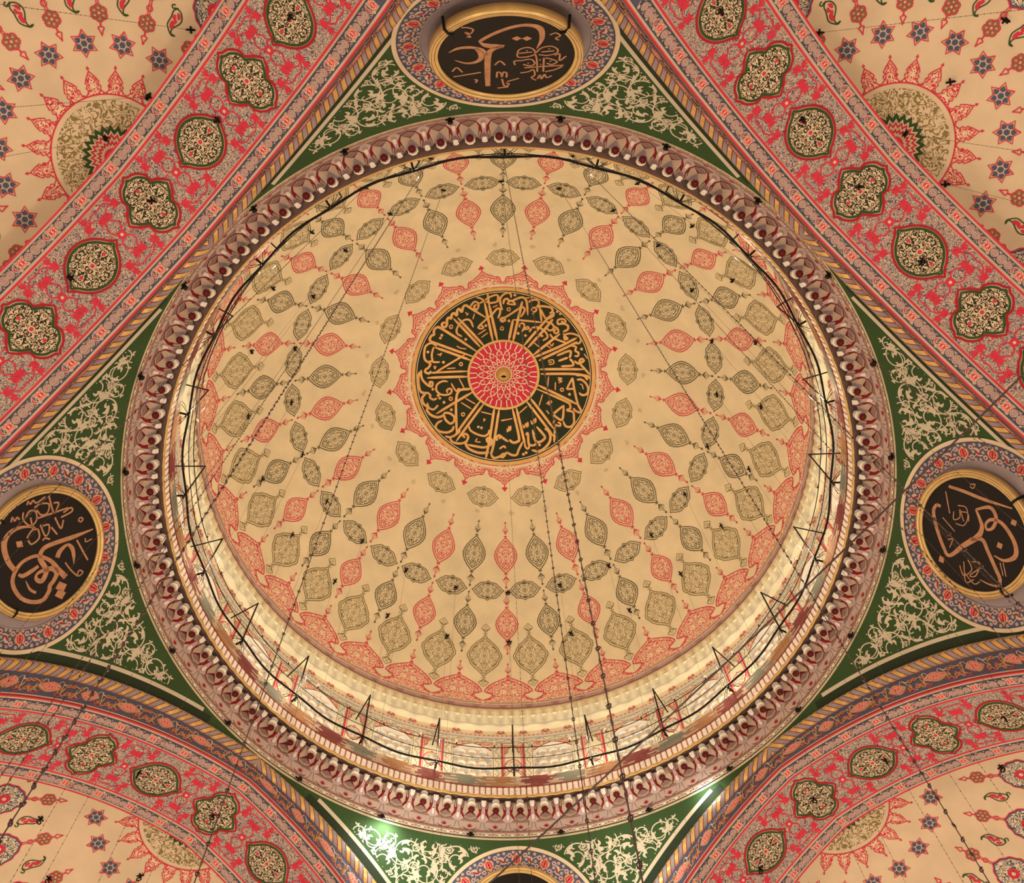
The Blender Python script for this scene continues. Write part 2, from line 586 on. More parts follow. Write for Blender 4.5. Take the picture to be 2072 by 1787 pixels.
# calligraphy band: stroke width and centre line in metres round the crown
DOME_TEXT = [[0.064,[[-0.6,-2.62],[-0.34,-1.19]]],[0.064,[[-0.46,-2.58],[-0.19,-1.21]]],[0.051,[[-0.49,-2.92],[-0.45,-2.56]]],[0.051,[[-0.59,-2.69],[-0.35,-2.83],[-0.17,-2.86],
[-0.15,-2.69],[-0.2,-2.61],[-0.42,-2.58],[-0.56,-2.65]]],[0.051,[[-0.15,-2.85],[-0.08,-2.66],[-0.03,-2.31]]],[0.045,[[-0.86,-2.8],[-0.73,-2.76],[-0.63,-2.66],[-0.77,-2.58]]],
[0.064,[[-0.55,-2.04],[-0.86,-2.26],[-1.1,-2.44],[-1.23,-2.53],[-1.32,-2.47],[-1.37,-2.3],[-1.45,-2.41],[-1.52,-2.35],[-1.54,-2.18],[-1.63,-2.27],[-1.71,-2.21],[-1.73,-2.08],
[-1.81,-2.12],[-1.87,-2.04],[-1.89,-1.84],[-1.99,-1.78],[-2.05,-1.88],[-1.99,-1.95],[-1.88,-1.92]]],[0.051,[[-1.09,-2.47],[-0.94,-2.64],[-0.81,-2.58],[-0.81,-2.44],[-0.89,-2.34],
[-0.95,-2.48],[-0.85,-2.53]]],[0.064,[[-1.65,-2.07],[-0.77,-1.0]]],[0.064,[[-1.51,-2.09],[-0.64,-1.03]]],[0.064,[[-0.88,-0.83],[-1.5,-1.31],[-2.08,-1.75],[-2.21,-1.8],[-2.32,
-1.71],[-2.33,-1.54],[-2.4,-1.53],[-2.47,-1.42],[-2.46,-1.32],[-2.38,-1.28],[-1.7,-0.96],[-0.98,-0.65]]],[0.064,[[-2.32,-1.09],[-1.08,-0.53]]],[0.051,[[-1.29,-0.75],[-2.38,
-0.16]]],[0.051,[[-1.21,-0.16],[-2.57,-0.2]]],[0.058,[[-2.24,-1.12],[-2.41,-1.25],[-2.61,-1.17],[-2.68,-0.94],[-2.67,-0.71],[-2.56,-0.59],[-2.4,-0.62]]],[0.051,[[-2.35,-1.11],
[-2.42,-0.85],[-2.41,-0.66],[-2.37,-0.57],[-2.15,-0.55]]],[0.058,[[-2.56,-0.57],[-2.48,-0.5],[-2.57,-0.37],[-2.63,-0.35],[-2.67,-0.25],[-2.54,-0.18],[-2.47,-0.27]]],[0.045,[[-2.81,
-0.33],[-2.8,-0.22],[-2.86,-0.14]]],[0.051,[[-1.37,-1.4],[-1.53,-1.51],[-1.55,-1.68],[-1.42,-1.9],[-1.23,-2.01],[-1.08,-1.95],[-0.99,-1.71]]],[0.051,[[-0.85,-1.7],[-0.65,-1.89],
[-0.36,-2.15],[-0.19,-2.35],[-0.1,-2.35],[-0.08,-2.21],[-0.16,-2.0]]],[0.045,[[-0.85,-1.7],[-0.74,-1.77],[-0.65,-1.69],[-0.74,-1.65],[-0.85,-1.7]]],[0.045,[[-0.1,-1.96],[0.04,
-2.04],[0.08,-1.91],[-0.1,-1.96]]],[0.051,[[0.09,-2.04],[0.22,-2.12]]],[0.064,[[-2.09,-1.54],[-2.06,-1.5],[-2.03,-1.46]]],[0.064,[[-2.14,-1.44],[-2.11,-1.4],[-2.08,-1.37]]],[0.064,
[[-1.28,-1.33],[-1.25,-1.29],[-1.22,-1.26]]],[0.064,[[-0.6,-1.79],[-0.57,-1.76],[-0.54,-1.72]]],[0.064,[[-2.58,-0.98],[-2.55,-0.94],[-2.52,-0.91]]],[0.064,[[-2.06,-0.57],[-2.03,
-0.53],[-2.0,-0.5]]],[0.029,[[-1.69,-1.78],[-1.7,-1.74],[-1.74,-1.72],[-1.78,-1.74],[-1.79,-1.79],[-1.78,-1.82],[-1.74,-1.84],[-1.7,-1.82],[-1.69,-1.78]]],[0.029,[[0.03,-1.64],
[0.01,-1.6],[-0.03,-1.59],[-0.07,-1.6],[-0.08,-1.64],[-0.06,-1.68],[-0.03,-1.7],[0.01,-1.68],[0.03,-1.64]]],[0.029,[[-1.38,-0.42],[-1.4,-0.38],[-1.44,-0.37],[-1.47,-0.39],[-1.49,
-0.43],[-1.47,-0.46],[-1.43,-0.48],[-1.4,-0.46],[-1.38,-0.42]]],[0.029,[[-0.94,-2.21],[-1.0,-2.0]]],[0.029,[[-0.84,-1.44],[-0.56,-1.62]]],[0.029,[[-0.73,-1.33],[-0.5,-1.5]]],
[0.029,[[-0.33,-2.41],[-0.16,-2.49]]],[0.029,[[-1.57,-1.08],[-1.43,-0.99],[-1.24,-0.95]]],[0.029,[[-1.92,-0.3],[-1.62,-0.3]]],[0.029,[[-1.25,-2.28],[-1.18,-2.21],[-1.14,-2.22],
[-1.22,-2.16]]],[0.029,[[-2.23,-0.84],[-2.16,-0.81],[-2.09,-0.86],[-2.14,-0.75]]],[0.029,[[-2.36,-0.44],[-2.33,-0.32],[-2.29,-0.43]]],[0.051,[[0.3,-2.75],[0.27,-2.91],[0.14,-2.93],
[-0.01,-2.83],[-0.08,-2.66],[-0.05,-2.45],[-0.0,-2.3]]],[0.058,[[0.03,-2.52],[0.06,-2.67],[0.16,-2.72],[0.23,-2.65],[0.36,-2.65],[0.44,-2.7],[0.64,-2.77],[0.76,-2.72],[0.82,-2.55],
[0.85,-2.11]]],[0.045,[[0.15,-2.53],[0.28,-2.65],[0.43,-2.51],[0.15,-2.53]]],[0.064,[[0.67,-2.63],[0.52,-1.97],[0.34,-1.17]]],[0.051,[[-0.1,-1.98],[0.07,-2.03],[0.35,-2.21],[0.6,
-2.39],[0.71,-2.39],[0.74,-2.27],[0.61,-2.04]]],[0.045,[[-0.1,-1.98],[0.04,-2.04],[0.07,-1.94],[-0.01,-1.88],[-0.1,-1.96]]],[0.064,[[0.35,-1.95],[0.2,-1.21]]],[0.051,[[0.35,-1.95],
[1.31,-1.86]]],[0.051,[[0.88,-2.58],[0.95,-2.65],[1.1,-2.69],[1.21,-2.64],[1.21,-2.5],[1.13,-2.43]]],[0.045,[[0.96,-2.34],[1.08,-2.4],[1.14,-2.31],[1.05,-2.24],[0.96,-2.34]]],
[0.045,[[1.05,-2.24],[1.02,-2.14]]],[0.051,[[1.25,-2.44],[1.31,-1.88]]],[0.058,[[1.18,-2.38],[1.25,-2.45],[1.5,-2.44],[1.66,-2.38],[1.67,-2.26],[1.58,-2.19]]],[0.051,[[1.27,-2.35],
[1.47,-2.0],[1.75,-2.13]]],[0.051,[[1.67,-2.26],[1.72,-2.18],[1.5,-1.99]]],[0.064,[[0.7,-1.01],[1.5,-1.99],[1.72,-2.16]]],[0.064,[[0.84,-0.94],[1.44,-1.65],[1.69,-1.99]]],[0.051,
[[1.45,-1.88],[1.62,-1.85],[1.72,-1.72],[1.68,-1.61],[1.56,-1.58],[1.42,-1.71]]],[0.051,[[1.69,-1.74],[1.84,-1.66],[1.87,-1.53],[1.78,-1.48],[1.72,-1.56],[1.81,-1.63]]],[0.051,
[[0.97,-1.66],[1.19,-1.68],[1.37,-1.58],[1.48,-1.45],[1.5,-1.32],[1.34,-1.2]]],[0.045,[[0.55,-1.67],[0.6,-1.8],[0.71,-1.8],[0.72,-1.67],[0.64,-1.5]]],[0.038,[[0.7,-1.6],[0.84,
-1.7],[0.87,-1.62],[0.69,-1.59]]],[0.045,[[0.89,-1.5],[0.97,-1.64]]],[0.051,[[1.84,-1.8],[1.87,-1.97],[2.03,-2.01],[2.12,-1.94],[2.06,-1.87],[1.97,-1.94]]],[0.058,[[1.84,-1.8],
[2.03,-1.84],[2.19,-1.78],[2.19,-1.64],[2.03,-1.54]]],[0.051,[[2.03,-1.5],[2.12,-1.37],[2.19,-1.31],[2.09,-1.27],[2.08,-1.41],[2.19,-1.48],[2.37,-1.49],[2.56,-1.42],[2.64,-1.3],
[2.59,-1.17],[2.47,-1.14]]],[0.051,[[1.59,-1.45],[1.68,-1.32],[1.9,-1.23],[2.12,-1.16]]],[0.064,[[1.02,-0.68],[1.93,-1.47]]],[0.064,[[1.05,-0.6],[1.9,-1.0],[2.5,-1.35]]],[0.064,
[[1.21,-0.49],[2.06,-0.94],[2.53,-1.21]]],[0.058,[[1.82,-0.68],[2.25,-0.87],[2.29,-0.75],[2.25,-0.62]]],[0.058,[[1.87,-0.49],[2.2,-0.63]]],[0.058,[[2.26,-0.59],[2.37,-0.46],[2.34,
-0.35],[1.96,-0.31]]],[0.051,[[2.31,-1.05],[2.47,-1.03],[2.45,-0.88],[2.56,-0.82],[2.53,-0.7],[2.42,-0.7]]],[0.058,[[2.42,-0.53],[2.53,-0.44],[2.66,-0.48],[2.74,-0.55],[2.69,
-0.61],[2.61,-0.56],[2.61,-0.44],[2.79,-0.24],[2.98,-0.04]]],[0.064,[[1.24,-0.18],[2.76,-0.24]]],[0.064,[[1.27,-0.02],[2.6,-0.05],[2.89,0.13]]],[0.064,[[0.39,-2.89],[0.42,-2.85],
[0.45,-2.82]]],[0.064,[[0.18,-1.94],[0.21,-1.91],[0.24,-1.87]]],[0.064,[[1.91,-2.22],[1.94,-2.19],[1.97,-2.16]]],[0.064,[[1.81,-2.3],[1.84,-2.27],[1.87,-2.24]]],[0.064,[[0.48,
-1.49],[0.52,-1.45],[0.55,-1.42]]],[0.064,[[0.73,-1.41],[0.76,-1.38],[0.79,-1.34]]],[0.064,[[1.28,-1.4],[1.32,-1.37],[1.35,-1.34]]],[0.064,[[2.63,-0.99],[2.66,-0.96],[2.7,-0.93]]],
[0.029,[[0.26,-2.33],[0.25,-2.29],[0.21,-2.27],[0.17,-2.29],[0.16,-2.33],[0.17,-2.37],[0.21,-2.38],[0.25,-2.37],[0.26,-2.33]]],[0.029,[[0.03,-1.63],[0.01,-1.59],[-0.03,-1.58],
[-0.06,-1.6],[-0.08,-1.64],[-0.06,-1.68],[-0.03,-1.69],[0.01,-1.68],[0.03,-1.63]]],[0.029,[[0.78,-2.75],[1.02,-2.76]]],[0.029,[[1.04,-1.13],[1.24,-0.96]]],[0.029,[[1.45,-1.05],
[1.62,-0.94]]],[0.029,[[2.75,-0.8],[2.87,-0.62]]],[0.029,[[1.51,-0.49],[1.68,-0.53],[1.71,-0.4],[1.54,-0.35]]],[0.029,[[1.52,-0.43],[1.66,-0.45]]],[0.029,[[1.57,-1.12],[1.65,
-1.02],[1.71,-1.13]]],[0.064,[[-2.61,-0.03],[-1.19,0.03]]],[0.064,[[-2.86,-0.28],[-2.91,-0.12],[-2.91,0.2],[-2.85,0.43],[-2.7,0.51],[-2.81,0.66],[-2.77,0.86],[-2.62,1.0],[-2.66,
1.1],[-2.53,1.27],[-2.31,1.37],[-2.12,1.33],[-2.03,1.2]]],[0.058,[[-2.83,-0.25],[-2.77,0.02],[-2.59,0.23],[-2.46,0.28],[-2.43,0.15],[-2.52,0.13],[-2.52,0.24]]],[0.051,[[-2.78,
0.52],[-2.63,0.49],[-2.52,0.59],[-2.54,0.66],[-2.42,0.75],[-2.29,0.71]]],[0.051,[[-2.64,0.84],[-2.59,1.01],[-2.43,1.09],[-2.26,0.95]]],[0.051,[[-1.9,0.16],[-2.07,0.13],[-2.27,
0.23],[-2.31,0.42],[-2.19,0.57],[-2.0,0.62],[-1.83,0.58],[-1.78,0.46],[-1.86,0.41],[-1.94,0.46],[-1.93,0.56]]],[0.038,[[-1.79,0.22],[-1.7,0.4],[-1.61,0.52],[-1.51,0.49],[-1.54,
0.43],[-1.61,0.5]]],[0.064,[[-1.13,0.45],[-1.6,0.62],[-1.66,1.94]]],[0.064,[[-1.07,0.58],[-2.34,1.25]]],[0.064,[[-0.81,0.9],[-1.76,2.09]]],[0.064,[[-0.69,1.0],[-1.68,2.24]]],
[0.058,[[-2.08,1.24],[-1.89,1.26],[-1.73,1.39],[-1.74,1.55],[-1.87,1.62],[-2.03,1.47],[-2.07,1.31]]],[0.058,[[-2.14,1.49],[-2.32,1.58],[-2.38,1.73],[-2.24,1.87],[-1.98,1.92],[-1.8,
1.84],[-1.75,1.71]]],[0.051,[[-2.06,2.04],[-1.89,2.09],[-1.66,2.0],[-1.53,1.88]]],[0.058,[[-1.9,2.08],[-1.83,2.25],[-1.57,2.33],[-1.35,2.28],[-1.26,2.12],[-1.34,2.01],[-1.44,2.05],
[-1.37,2.15]]],[0.051,[[-1.23,1.74],[-1.17,1.9],[-0.95,2.04],[-0.7,2.11],[-0.55,2.02],[-0.53,1.9]]],[0.064,[[-1.31,2.22],[-1.35,2.37],[-1.23,2.54],[-0.91,2.68],[-0.55,2.69]]],
[0.058,[[-1.29,2.38],[-1.03,2.45],[-0.71,2.5],[-0.48,2.41],[-0.45,2.25],[-0.54,2.18],[-0.62,2.23],[-0.58,2.33],[-0.48,2.34]]],[0.064,[[-0.33,1.15],[-0.51,2.18],[-0.67,2.89]]],
[0.064,[[-0.17,1.21],[-0.38,2.38],[-0.49,2.76]]],[0.058,[[-0.49,2.73],[-0.4,2.87],[-0.2,2.84],[-0.04,2.74],[0.02,2.83]]],[0.058,[[-0.25,2.29],[-0.28,2.19],[-0.19,2.1],[-0.06,2.2],
[0.13,2.33]]],[0.064,[[-2.46,0.35],[-2.43,0.38],[-2.4,0.42]]],[0.064,[[-2.28,0.58],[-2.25,0.62],[-2.22,0.65]]],[0.064,[[-2.23,0.68],[-2.2,0.71],[-2.17,0.75]]],[0.064,[[-2.09,0.84],
[-2.06,0.87],[-2.03,0.91]]],[0.064,[[-1.84,1.11],[-1.81,1.15],[-1.78,1.18]]],[0.064,[[-0.93,1.76],[-0.9,1.79],[-0.87,1.82]]],[0.064,[[-0.82,1.79],[-0.79,1.83],[-0.76,1.86]]],
[0.029,[[-1.76,0.77],[-1.78,0.8],[-1.82,0.82],[-1.86,0.8],[-1.87,0.76],[-1.86,0.72],[-1.82,0.71],[-1.78,0.73],[-1.76,0.77]]],[0.029,[[-1.36,1.34],[-1.38,1.37],[-1.41,1.39],[-1.45,
1.37],[-1.47,1.33],[-1.45,1.29],[-1.41,1.28],[-1.37,1.3],[-1.36,1.34]]],[0.029,[[-1.52,0.07],[-1.35,0.42]]],[0.029,[[-1.32,0.78],[-0.97,1.0]]],[0.029,[[-1.48,0.91],[-1.12,1.16]]],
[0.029,[[-0.8,1.27],[-0.41,1.38]]],[0.029,[[-0.11,1.59],[0.14,1.56]]],[0.029,[[-0.72,1.51],[-0.64,1.56]]],[0.029,[[-0.68,1.54],[-0.72,1.62]]],[0.029,[[-0.94,2.18],[-1.01,2.28],
[-0.83,2.32]]],[0.058,[[2.5,0.14],[2.66,0.13],[2.82,0.25],[2.9,0.44],[2.86,0.61],[2.7,0.67],[2.58,0.59]]],[0.058,[[2.47,-0.02],[2.69,-0.03],[2.88,-0.01],[2.96,0.08]]],[0.051,
[[2.36,0.07],[2.19,0.42],[2.2,0.48],[2.44,0.45]]],[0.058,[[2.36,0.07],[2.41,0.44],[2.54,0.98],[2.65,1.2],[2.6,1.28],[2.44,1.21],[2.4,1.13]]],[0.064,[[1.14,0.36],[2.54,1.01]]],
[0.058,[[1.09,0.49],[2.15,0.93],[2.27,1.04],[2.28,1.15],[2.17,1.22],[2.38,1.28],[2.41,1.47],[2.41,1.66],[2.29,1.79],[2.12,1.77],[2.03,1.59]]],[0.058,[[2.06,1.05],[1.71,1.36],[1.74,
1.43],[2.0,1.55],[2.06,1.05]]],[0.051,[[1.74,1.56],[1.71,1.68],[1.8,1.75],[1.93,1.77],[1.93,1.68],[1.84,1.65]]],[0.064,[[0.9,0.82],[1.71,1.88]]],[0.064,[[0.77,0.93],[1.71,2.15]]],
[0.058,[[1.76,1.75],[1.72,2.35]]],[0.064,[[1.39,1.88],[1.51,1.94],[1.59,2.13],[1.55,2.36],[1.35,2.58],[1.16,2.66],[0.93,2.62]]],[0.064,[[0.97,1.92],[1.06,2.27],[1.19,2.35],[1.35,
2.26],[1.39,2.14],[1.11,1.81]]],[0.058,[[0.74,2.11],[0.81,2.05],[0.84,2.4],[1.0,2.46],[1.13,2.36]]],[0.064,[[0.42,1.15],[0.72,2.49]]],[0.064,[[0.29,1.18],[0.5,2.17],[0.44,2.33],
[0.29,2.36],[0.16,2.26]]],[0.051,[[0.68,2.43],[0.77,2.57],[0.85,2.52],[0.81,2.33]]],[0.058,[[0.63,2.33],[0.48,2.62],[0.41,2.78],[0.25,2.79],[0.06,2.71],[-0.07,2.86],[-0.2,2.8]]],
[0.045,[[-0.19,2.57],[-0.03,2.48],[0.03,2.55]]],[0.058,[[0.07,2.29],[-0.12,2.16],[-0.19,2.23]]],[0.032,[[0.64,1.74],[0.68,1.86],[0.75,1.7],[0.78,1.84],[0.81,1.66],[0.83,1.82]]],
[0.032,[[0.91,1.6],[0.97,1.73],[1.02,1.55],[1.05,1.69],[1.08,1.52],[1.1,1.66]]],[0.032,[[0.08,1.88],[0.11,1.99],[0.16,1.8],[0.17,1.96],[0.22,1.79],[0.22,1.95]]],[0.032,[[1.84,0.1],
[1.99,0.12],[1.87,0.18],[1.99,0.21],[1.87,0.28]]],[0.032,[[1.45,1.03],[1.57,0.92],[1.64,0.95],[1.52,1.02],[1.61,1.06]]],[0.064,[[2.22,0.63],[2.25,0.66],[2.28,0.7]]],[0.064,[[1.18,
2.41],[1.21,2.44],[1.25,2.47]]],[0.064,[[0.61,2.74],[0.65,2.77],[0.68,2.8]]],[0.064,[[0.71,2.68],[0.74,2.71],[0.78,2.74]]],[0.029,[[2.05,0.51],[2.03,0.55],[1.99,0.57],[1.96,0.55],
[1.94,0.52],[1.96,0.48],[1.99,0.46],[2.03,0.47],[2.05,0.51]]],[0.029,[[1.54,0.05],[1.5,0.44]]],[0.029,[[1.77,0.25],[1.76,0.54]]],[0.029,[[1.33,0.68],[1.2,1.1]]],[0.029,[[0.8,1.1],
[0.51,1.36]]],[0.029,[[-0.11,1.61],[0.29,1.53]]],[0.029,[[1.45,1.24],[1.55,1.37]]],[0.029,[[2.61,0.28],[2.69,0.32],[2.73,0.47]]]]
for w_, pts in DOME_TEXT:
    L2 = smooth_line(pts, 6)
    tt = np.linspace(0, 1, len(L2))
    ends = np.clip(np.minimum(tt, 1 - tt) * 9 + 0.45, 0, 1)
    ln = float(np.hypot(*np.diff(L2, axis=0).T).sum())
    if ln < 0.09:
        ends = 0.25 + 0.9 * np.sin(pi * tt)
    w_ = w_ * 1.32
    stroke(dome, dflat, L2, (w_ + 0.03) * ends, 'paint_maroon', 4)
    stroke(dome, dflat, L2, w_ * ends, 'paint_gold', 5)
dome_o = dome.build('ceiling', smooth=True)
tag(dome_o, 'great cream dome painted with red and olive medallions around a dark calligraphy disc', 'dome', kind='structure')

# gilt boss at the crown
boss = empty('ceiling_boss', (0, 0, ZC + RD))
tag(boss, 'gilt hemispherical boss with a hook at the crown of the dome', 'boss')
b = MB()
nr = 24
prof = [(0.27, 0.02), (0.27, -0.03), (0.235, -0.05), (0.235, -0.08), (0.22, -0.13), (0.18, -0.19), (0.11, -0.235), (0.03, -0.25)]
A, Q = np.meshgrid(np.arange(nr) * 2 * pi / nr, np.arange(len(prof)), indexing='ij')
pr = P2(prof)
V = np.stack([pr[Q.ravel(), 0] * np.cos(A.ravel()), pr[Q.ravel(), 0] * np.sin(A.ravel()), pr[Q.ravel(), 1]], 1)
b.add(V, grid_faces(nr, len(prof), True), 'paint_gold')
b.build('knob', boss, True)

def tube3(mb, P, r, mat, sides=6, closed=False):
    P = np.asarray(P, float)
    n = len(P)
    d = (np.roll(P, -1, 0) - np.roll(P, 1, 0)) if closed else np.gradient(P, axis=0)
    d /= np.linalg.norm(d, axis=1)[:, None] + 1e-12
    ref = np.where(np.abs(d[:, 2:3]) > 0.9, np.array([[1.0, 0, 0]]), np.array([[0, 0, 1.0]]))
    u = np.cross(d, ref)
    u /= np.linalg.norm(u, axis=1)[:, None] + 1e-12
    v = np.cross(d, u)
    a = np.arange(sides) * 2 * pi / sides
    r = np.broadcast_to(np.asarray(r, float), (n,))
    V = P[:, None, :] + r[:, None, None] * (np.cos(a)[None, :, None] * u[:, None, :] + np.sin(a)[None, :, None] * v[:, None, :])
    V = V.reshape(-1, 3)
    i = np.arange(n if closed else n - 1)
    j = np.arange(sides)
    I, J = np.meshgrid(i, j, indexing='ij')
    I2, J2 = (I + 1) % n, (J + 1) % sides
    F = np.stack([I * sides + J, I2 * sides + J, I2 * sides + J2, I * sides + J2], -1).reshape(-1, 4)
    mb.add(V, F, mat)
    if not closed:
        for e in (0, n - 1):
            base = e * sides
            ids = np.arange(1, sides - 1)
            mb.add(V, np.stack([np.full(len(ids), base), base + ids, base + ids + 1], 1), mat)

def ring3(c, r, axis_u, axis_v, n=10):
    a = np.arange(n) * 2 * pi / n
    c, u, v = (np.asarray(t, float) for t in (c, axis_u, axis_v))
    return c + r * (np.cos(a)[:, None] * u + np.sin(a)[:, None] * v)

b = MB()
tube3(b, ring3((0, 0, -0.31), 0.07, (1, 0, 0), (0, 0, 1), 12), 0.018, 'iron_black', 6, True)
b.build('hook', boss, True)

# ================================================================== DRUM
def revolve(mb, prof, mat, n=360, bump=None, uvs=1.0):
    """prof: list of (R, z); bump(phi, j) adds to the radius"""
    pr = P2(prof)
    ph = np.arange(n) * 2 * pi / n
    A, J = np.meshgrid(ph, np.arange(len(pr)), indexing='ij')
    R = pr[J, 0]
    Zz = pr[J, 1]
    if bump is not None:
        dr, dz = bump(A, J)
        R, Zz = R + dr, Zz + dz
    V = np.stack([R * np.sin(A), R * np.cos(A), Zz], -1).reshape(-1, 3)
    d = np.r_[0, np.cumsum(np.hypot(*np.diff(pr, axis=0).T))]
    UV = np.stack([(A * 8.8).ravel(), d[J].ravel()], 1) * uvs
    mb.add(V, grid_faces(n, len(pr), True), mat, UV)

def cyl_paint(R, ph0=0.0):
    def f(P, layer):
        r = R - 0.008 * layer
        ph = ph0 - P[:, 0] / R
        return np.stack([r * np.sin(ph), r * np.cos(ph), P[:, 1]], -1)
    return f

mould = MB()
RB = 8.68
def cone_paint(R0, z0, R1, z1):
    """x = arc length at radius 8.7, y from 0 (top) to 1 (bottom)"""
    def f(P, layer):
        R = R0 + (R1 - R0) * P[:, 1] - 0.008 * layer
        z = z0 + (z1 - z0) * P[:, 1]
        ph = P[:, 0] / 8.7
        return np.stack([R * np.sin(ph), R * np.cos(ph), z], -1)
    return f
# braided band under the dome
revolve(mould, [(8.70, 31.62), (8.67, 31.60), (8.67, 31.57), (8.685, 31.56)], 'paint_brown', 360)
revolve(mould, [(8.685, 31.56), (8.75, 31.38)], 'paint_pink', 360)
revolve(mould, [(8.75, 31.38), (8.70, 31.37), (8.71, 31.33)], 'paint_brown', 360)
fb = cone_paint(8.685, 31.56, 8.75, 31.38)
LB = 2 * pi * 8.7 / 68
for k in range(68):
    x0 = k * LB
    for (a, c2) in ((0.12, 0.62), (0.38, 0.88), (0.88, 0.38), (0.62, 0.12)):
        pts = P2([(x0, a), (x0 + LB * 0.30, a), (x0 + LB * 0.52, a), (x0 + LB * 0.86, c2), (x0 + LB * 1.0, c2)])
        stroke(mould, fb, pts, 0.022, 'paint_maroon', 1)
    stroke(mould, fb, P2([(x0 + LB * .02, .5), (x0 + LB * .5, .5)]), 0.016, 'paint_taupe', 1)
# egg row
def bump_egg(A, J):
    t = np.abs(np.sin(A * 84))
    wgt = np.sin(np.clip(J / 6.0, 0, 1) * pi)
    return (-0.12 * t * wgt, -0.03 * t * wgt)
revolve(mould, [(8.72, 31.33), (8.74, 31.27), (8.75, 31.21), (8.755, 31.14), (8.76, 31.06), (8.76, 30.98), (8.74, 30.94)], 'paint_cream', 84 * 12, bump_egg)
revolve(mould, [(8.74, 30.94), (8.69, 30.92), (8.69, 30.88), (8.75, 30.86)], 'paint_pale', 360)
# zigzag fans
def tri(A, n):
    x = (A * n / (2 * pi)) % 1.0
    return np.abs(2 * x - 1)
def bump_fan(A, J):
    t = tri(A, 168)
    k = np.clip(J / 7.0, 0, 1)
    fan = 0.5 + 0.5 * np.cos(A * 168 * 4)
    return (-0.13 * (t * k + (1 - t) * (1 - k)) - 0.02 * fan * np.sin(k * pi), -0.10 * (t - 0.5) * np.sin(k * pi))
revolve(mould, [(8.76, 30.86), (8.77, 30.80), (8.78, 30.74), (8.785, 30.68), (8.79, 30.62), (8.79, 30.57), (8.79, 30.53), (8.80, 30.50)], 'paint_pale', 168 * 8, bump_fan)
def bump_scal(A, J):
    t = np.abs(np.cos(A * 42))
    k = np.clip(J / 5.0, 0, 1)
    return (-0.10 * t * np.sin(k * pi), -0.08 * t * (1 - k) * k * 4)
revolve(mould, [(8.80, 30.50), (8.75, 30.46), (8.75, 30.40), (8.77, 30.35), (8.80, 30.30), (8.83, 30.24)], 'paint_pale', 84 * 10, bump_scal)
revolve(mould, [(8.83, 30.24), (8.86, 30.08), (8.83, 30.02), (8.83, 29.97)], 'paint_cream', 360)
# painted florets and the dotted line
ff = cone_paint(8.83, 30.24, 8.86, 30.08)
for k in range(84):
    x0 = (k + 0.5) * 2 * pi * 8.7 / 84
    g = lambda P: P2(P) * P2((1, 1)) + P2((x0, 0))
    for (r, m_) in ((0.095, 'paint_red'), (0.05, 'paint_red')):
        a = np.linspace(-0.15 * pi, 1.15 * pi, 12)
        stroke(mould, ff, g(np.stack([r * np.cos(a), 0.45 - r * 5.5 * np.sin(a)], 1)), 0.03, m_, 2)
    for sg in (1, -1):
        leaf(mould, ff, g([(sg * 0.03, 0.72), (sg * 0.10, 0.80), (sg * 0.17, 0.72)]), 0.05, 'paint_green', 2)
    fill(mould, ff, g([(-0.035, 0.55), (0.035, 0.55), (0.03, 0.75), (-0.03, 0.75)]), 'paint_dkgreen', 2, 1)
fd = cyl_paint(8.83)
nd = 420
for k in range(nd):
    x0 = k * 2 * pi * 8.83 / nd
    stroke(mould, fd, [(x0, 29.995), (x0 + 0.062, 29.995)], 0.035, 'paint_red', 1)
mould_o = mould.build('trim_1', smooth=True)
tag(mould_o, 'cream plaster mouldings with braided band, egg row and zigzag fans round the foot of the dome', 'moulding', kind='structure')

# drum wall
RW = 8.90
drum = MB()
WHW = 0.565                     # half width of a window
WSP, WAP = 29.27, 29.63         # springing and apex
fw = cyl_paint(RW)
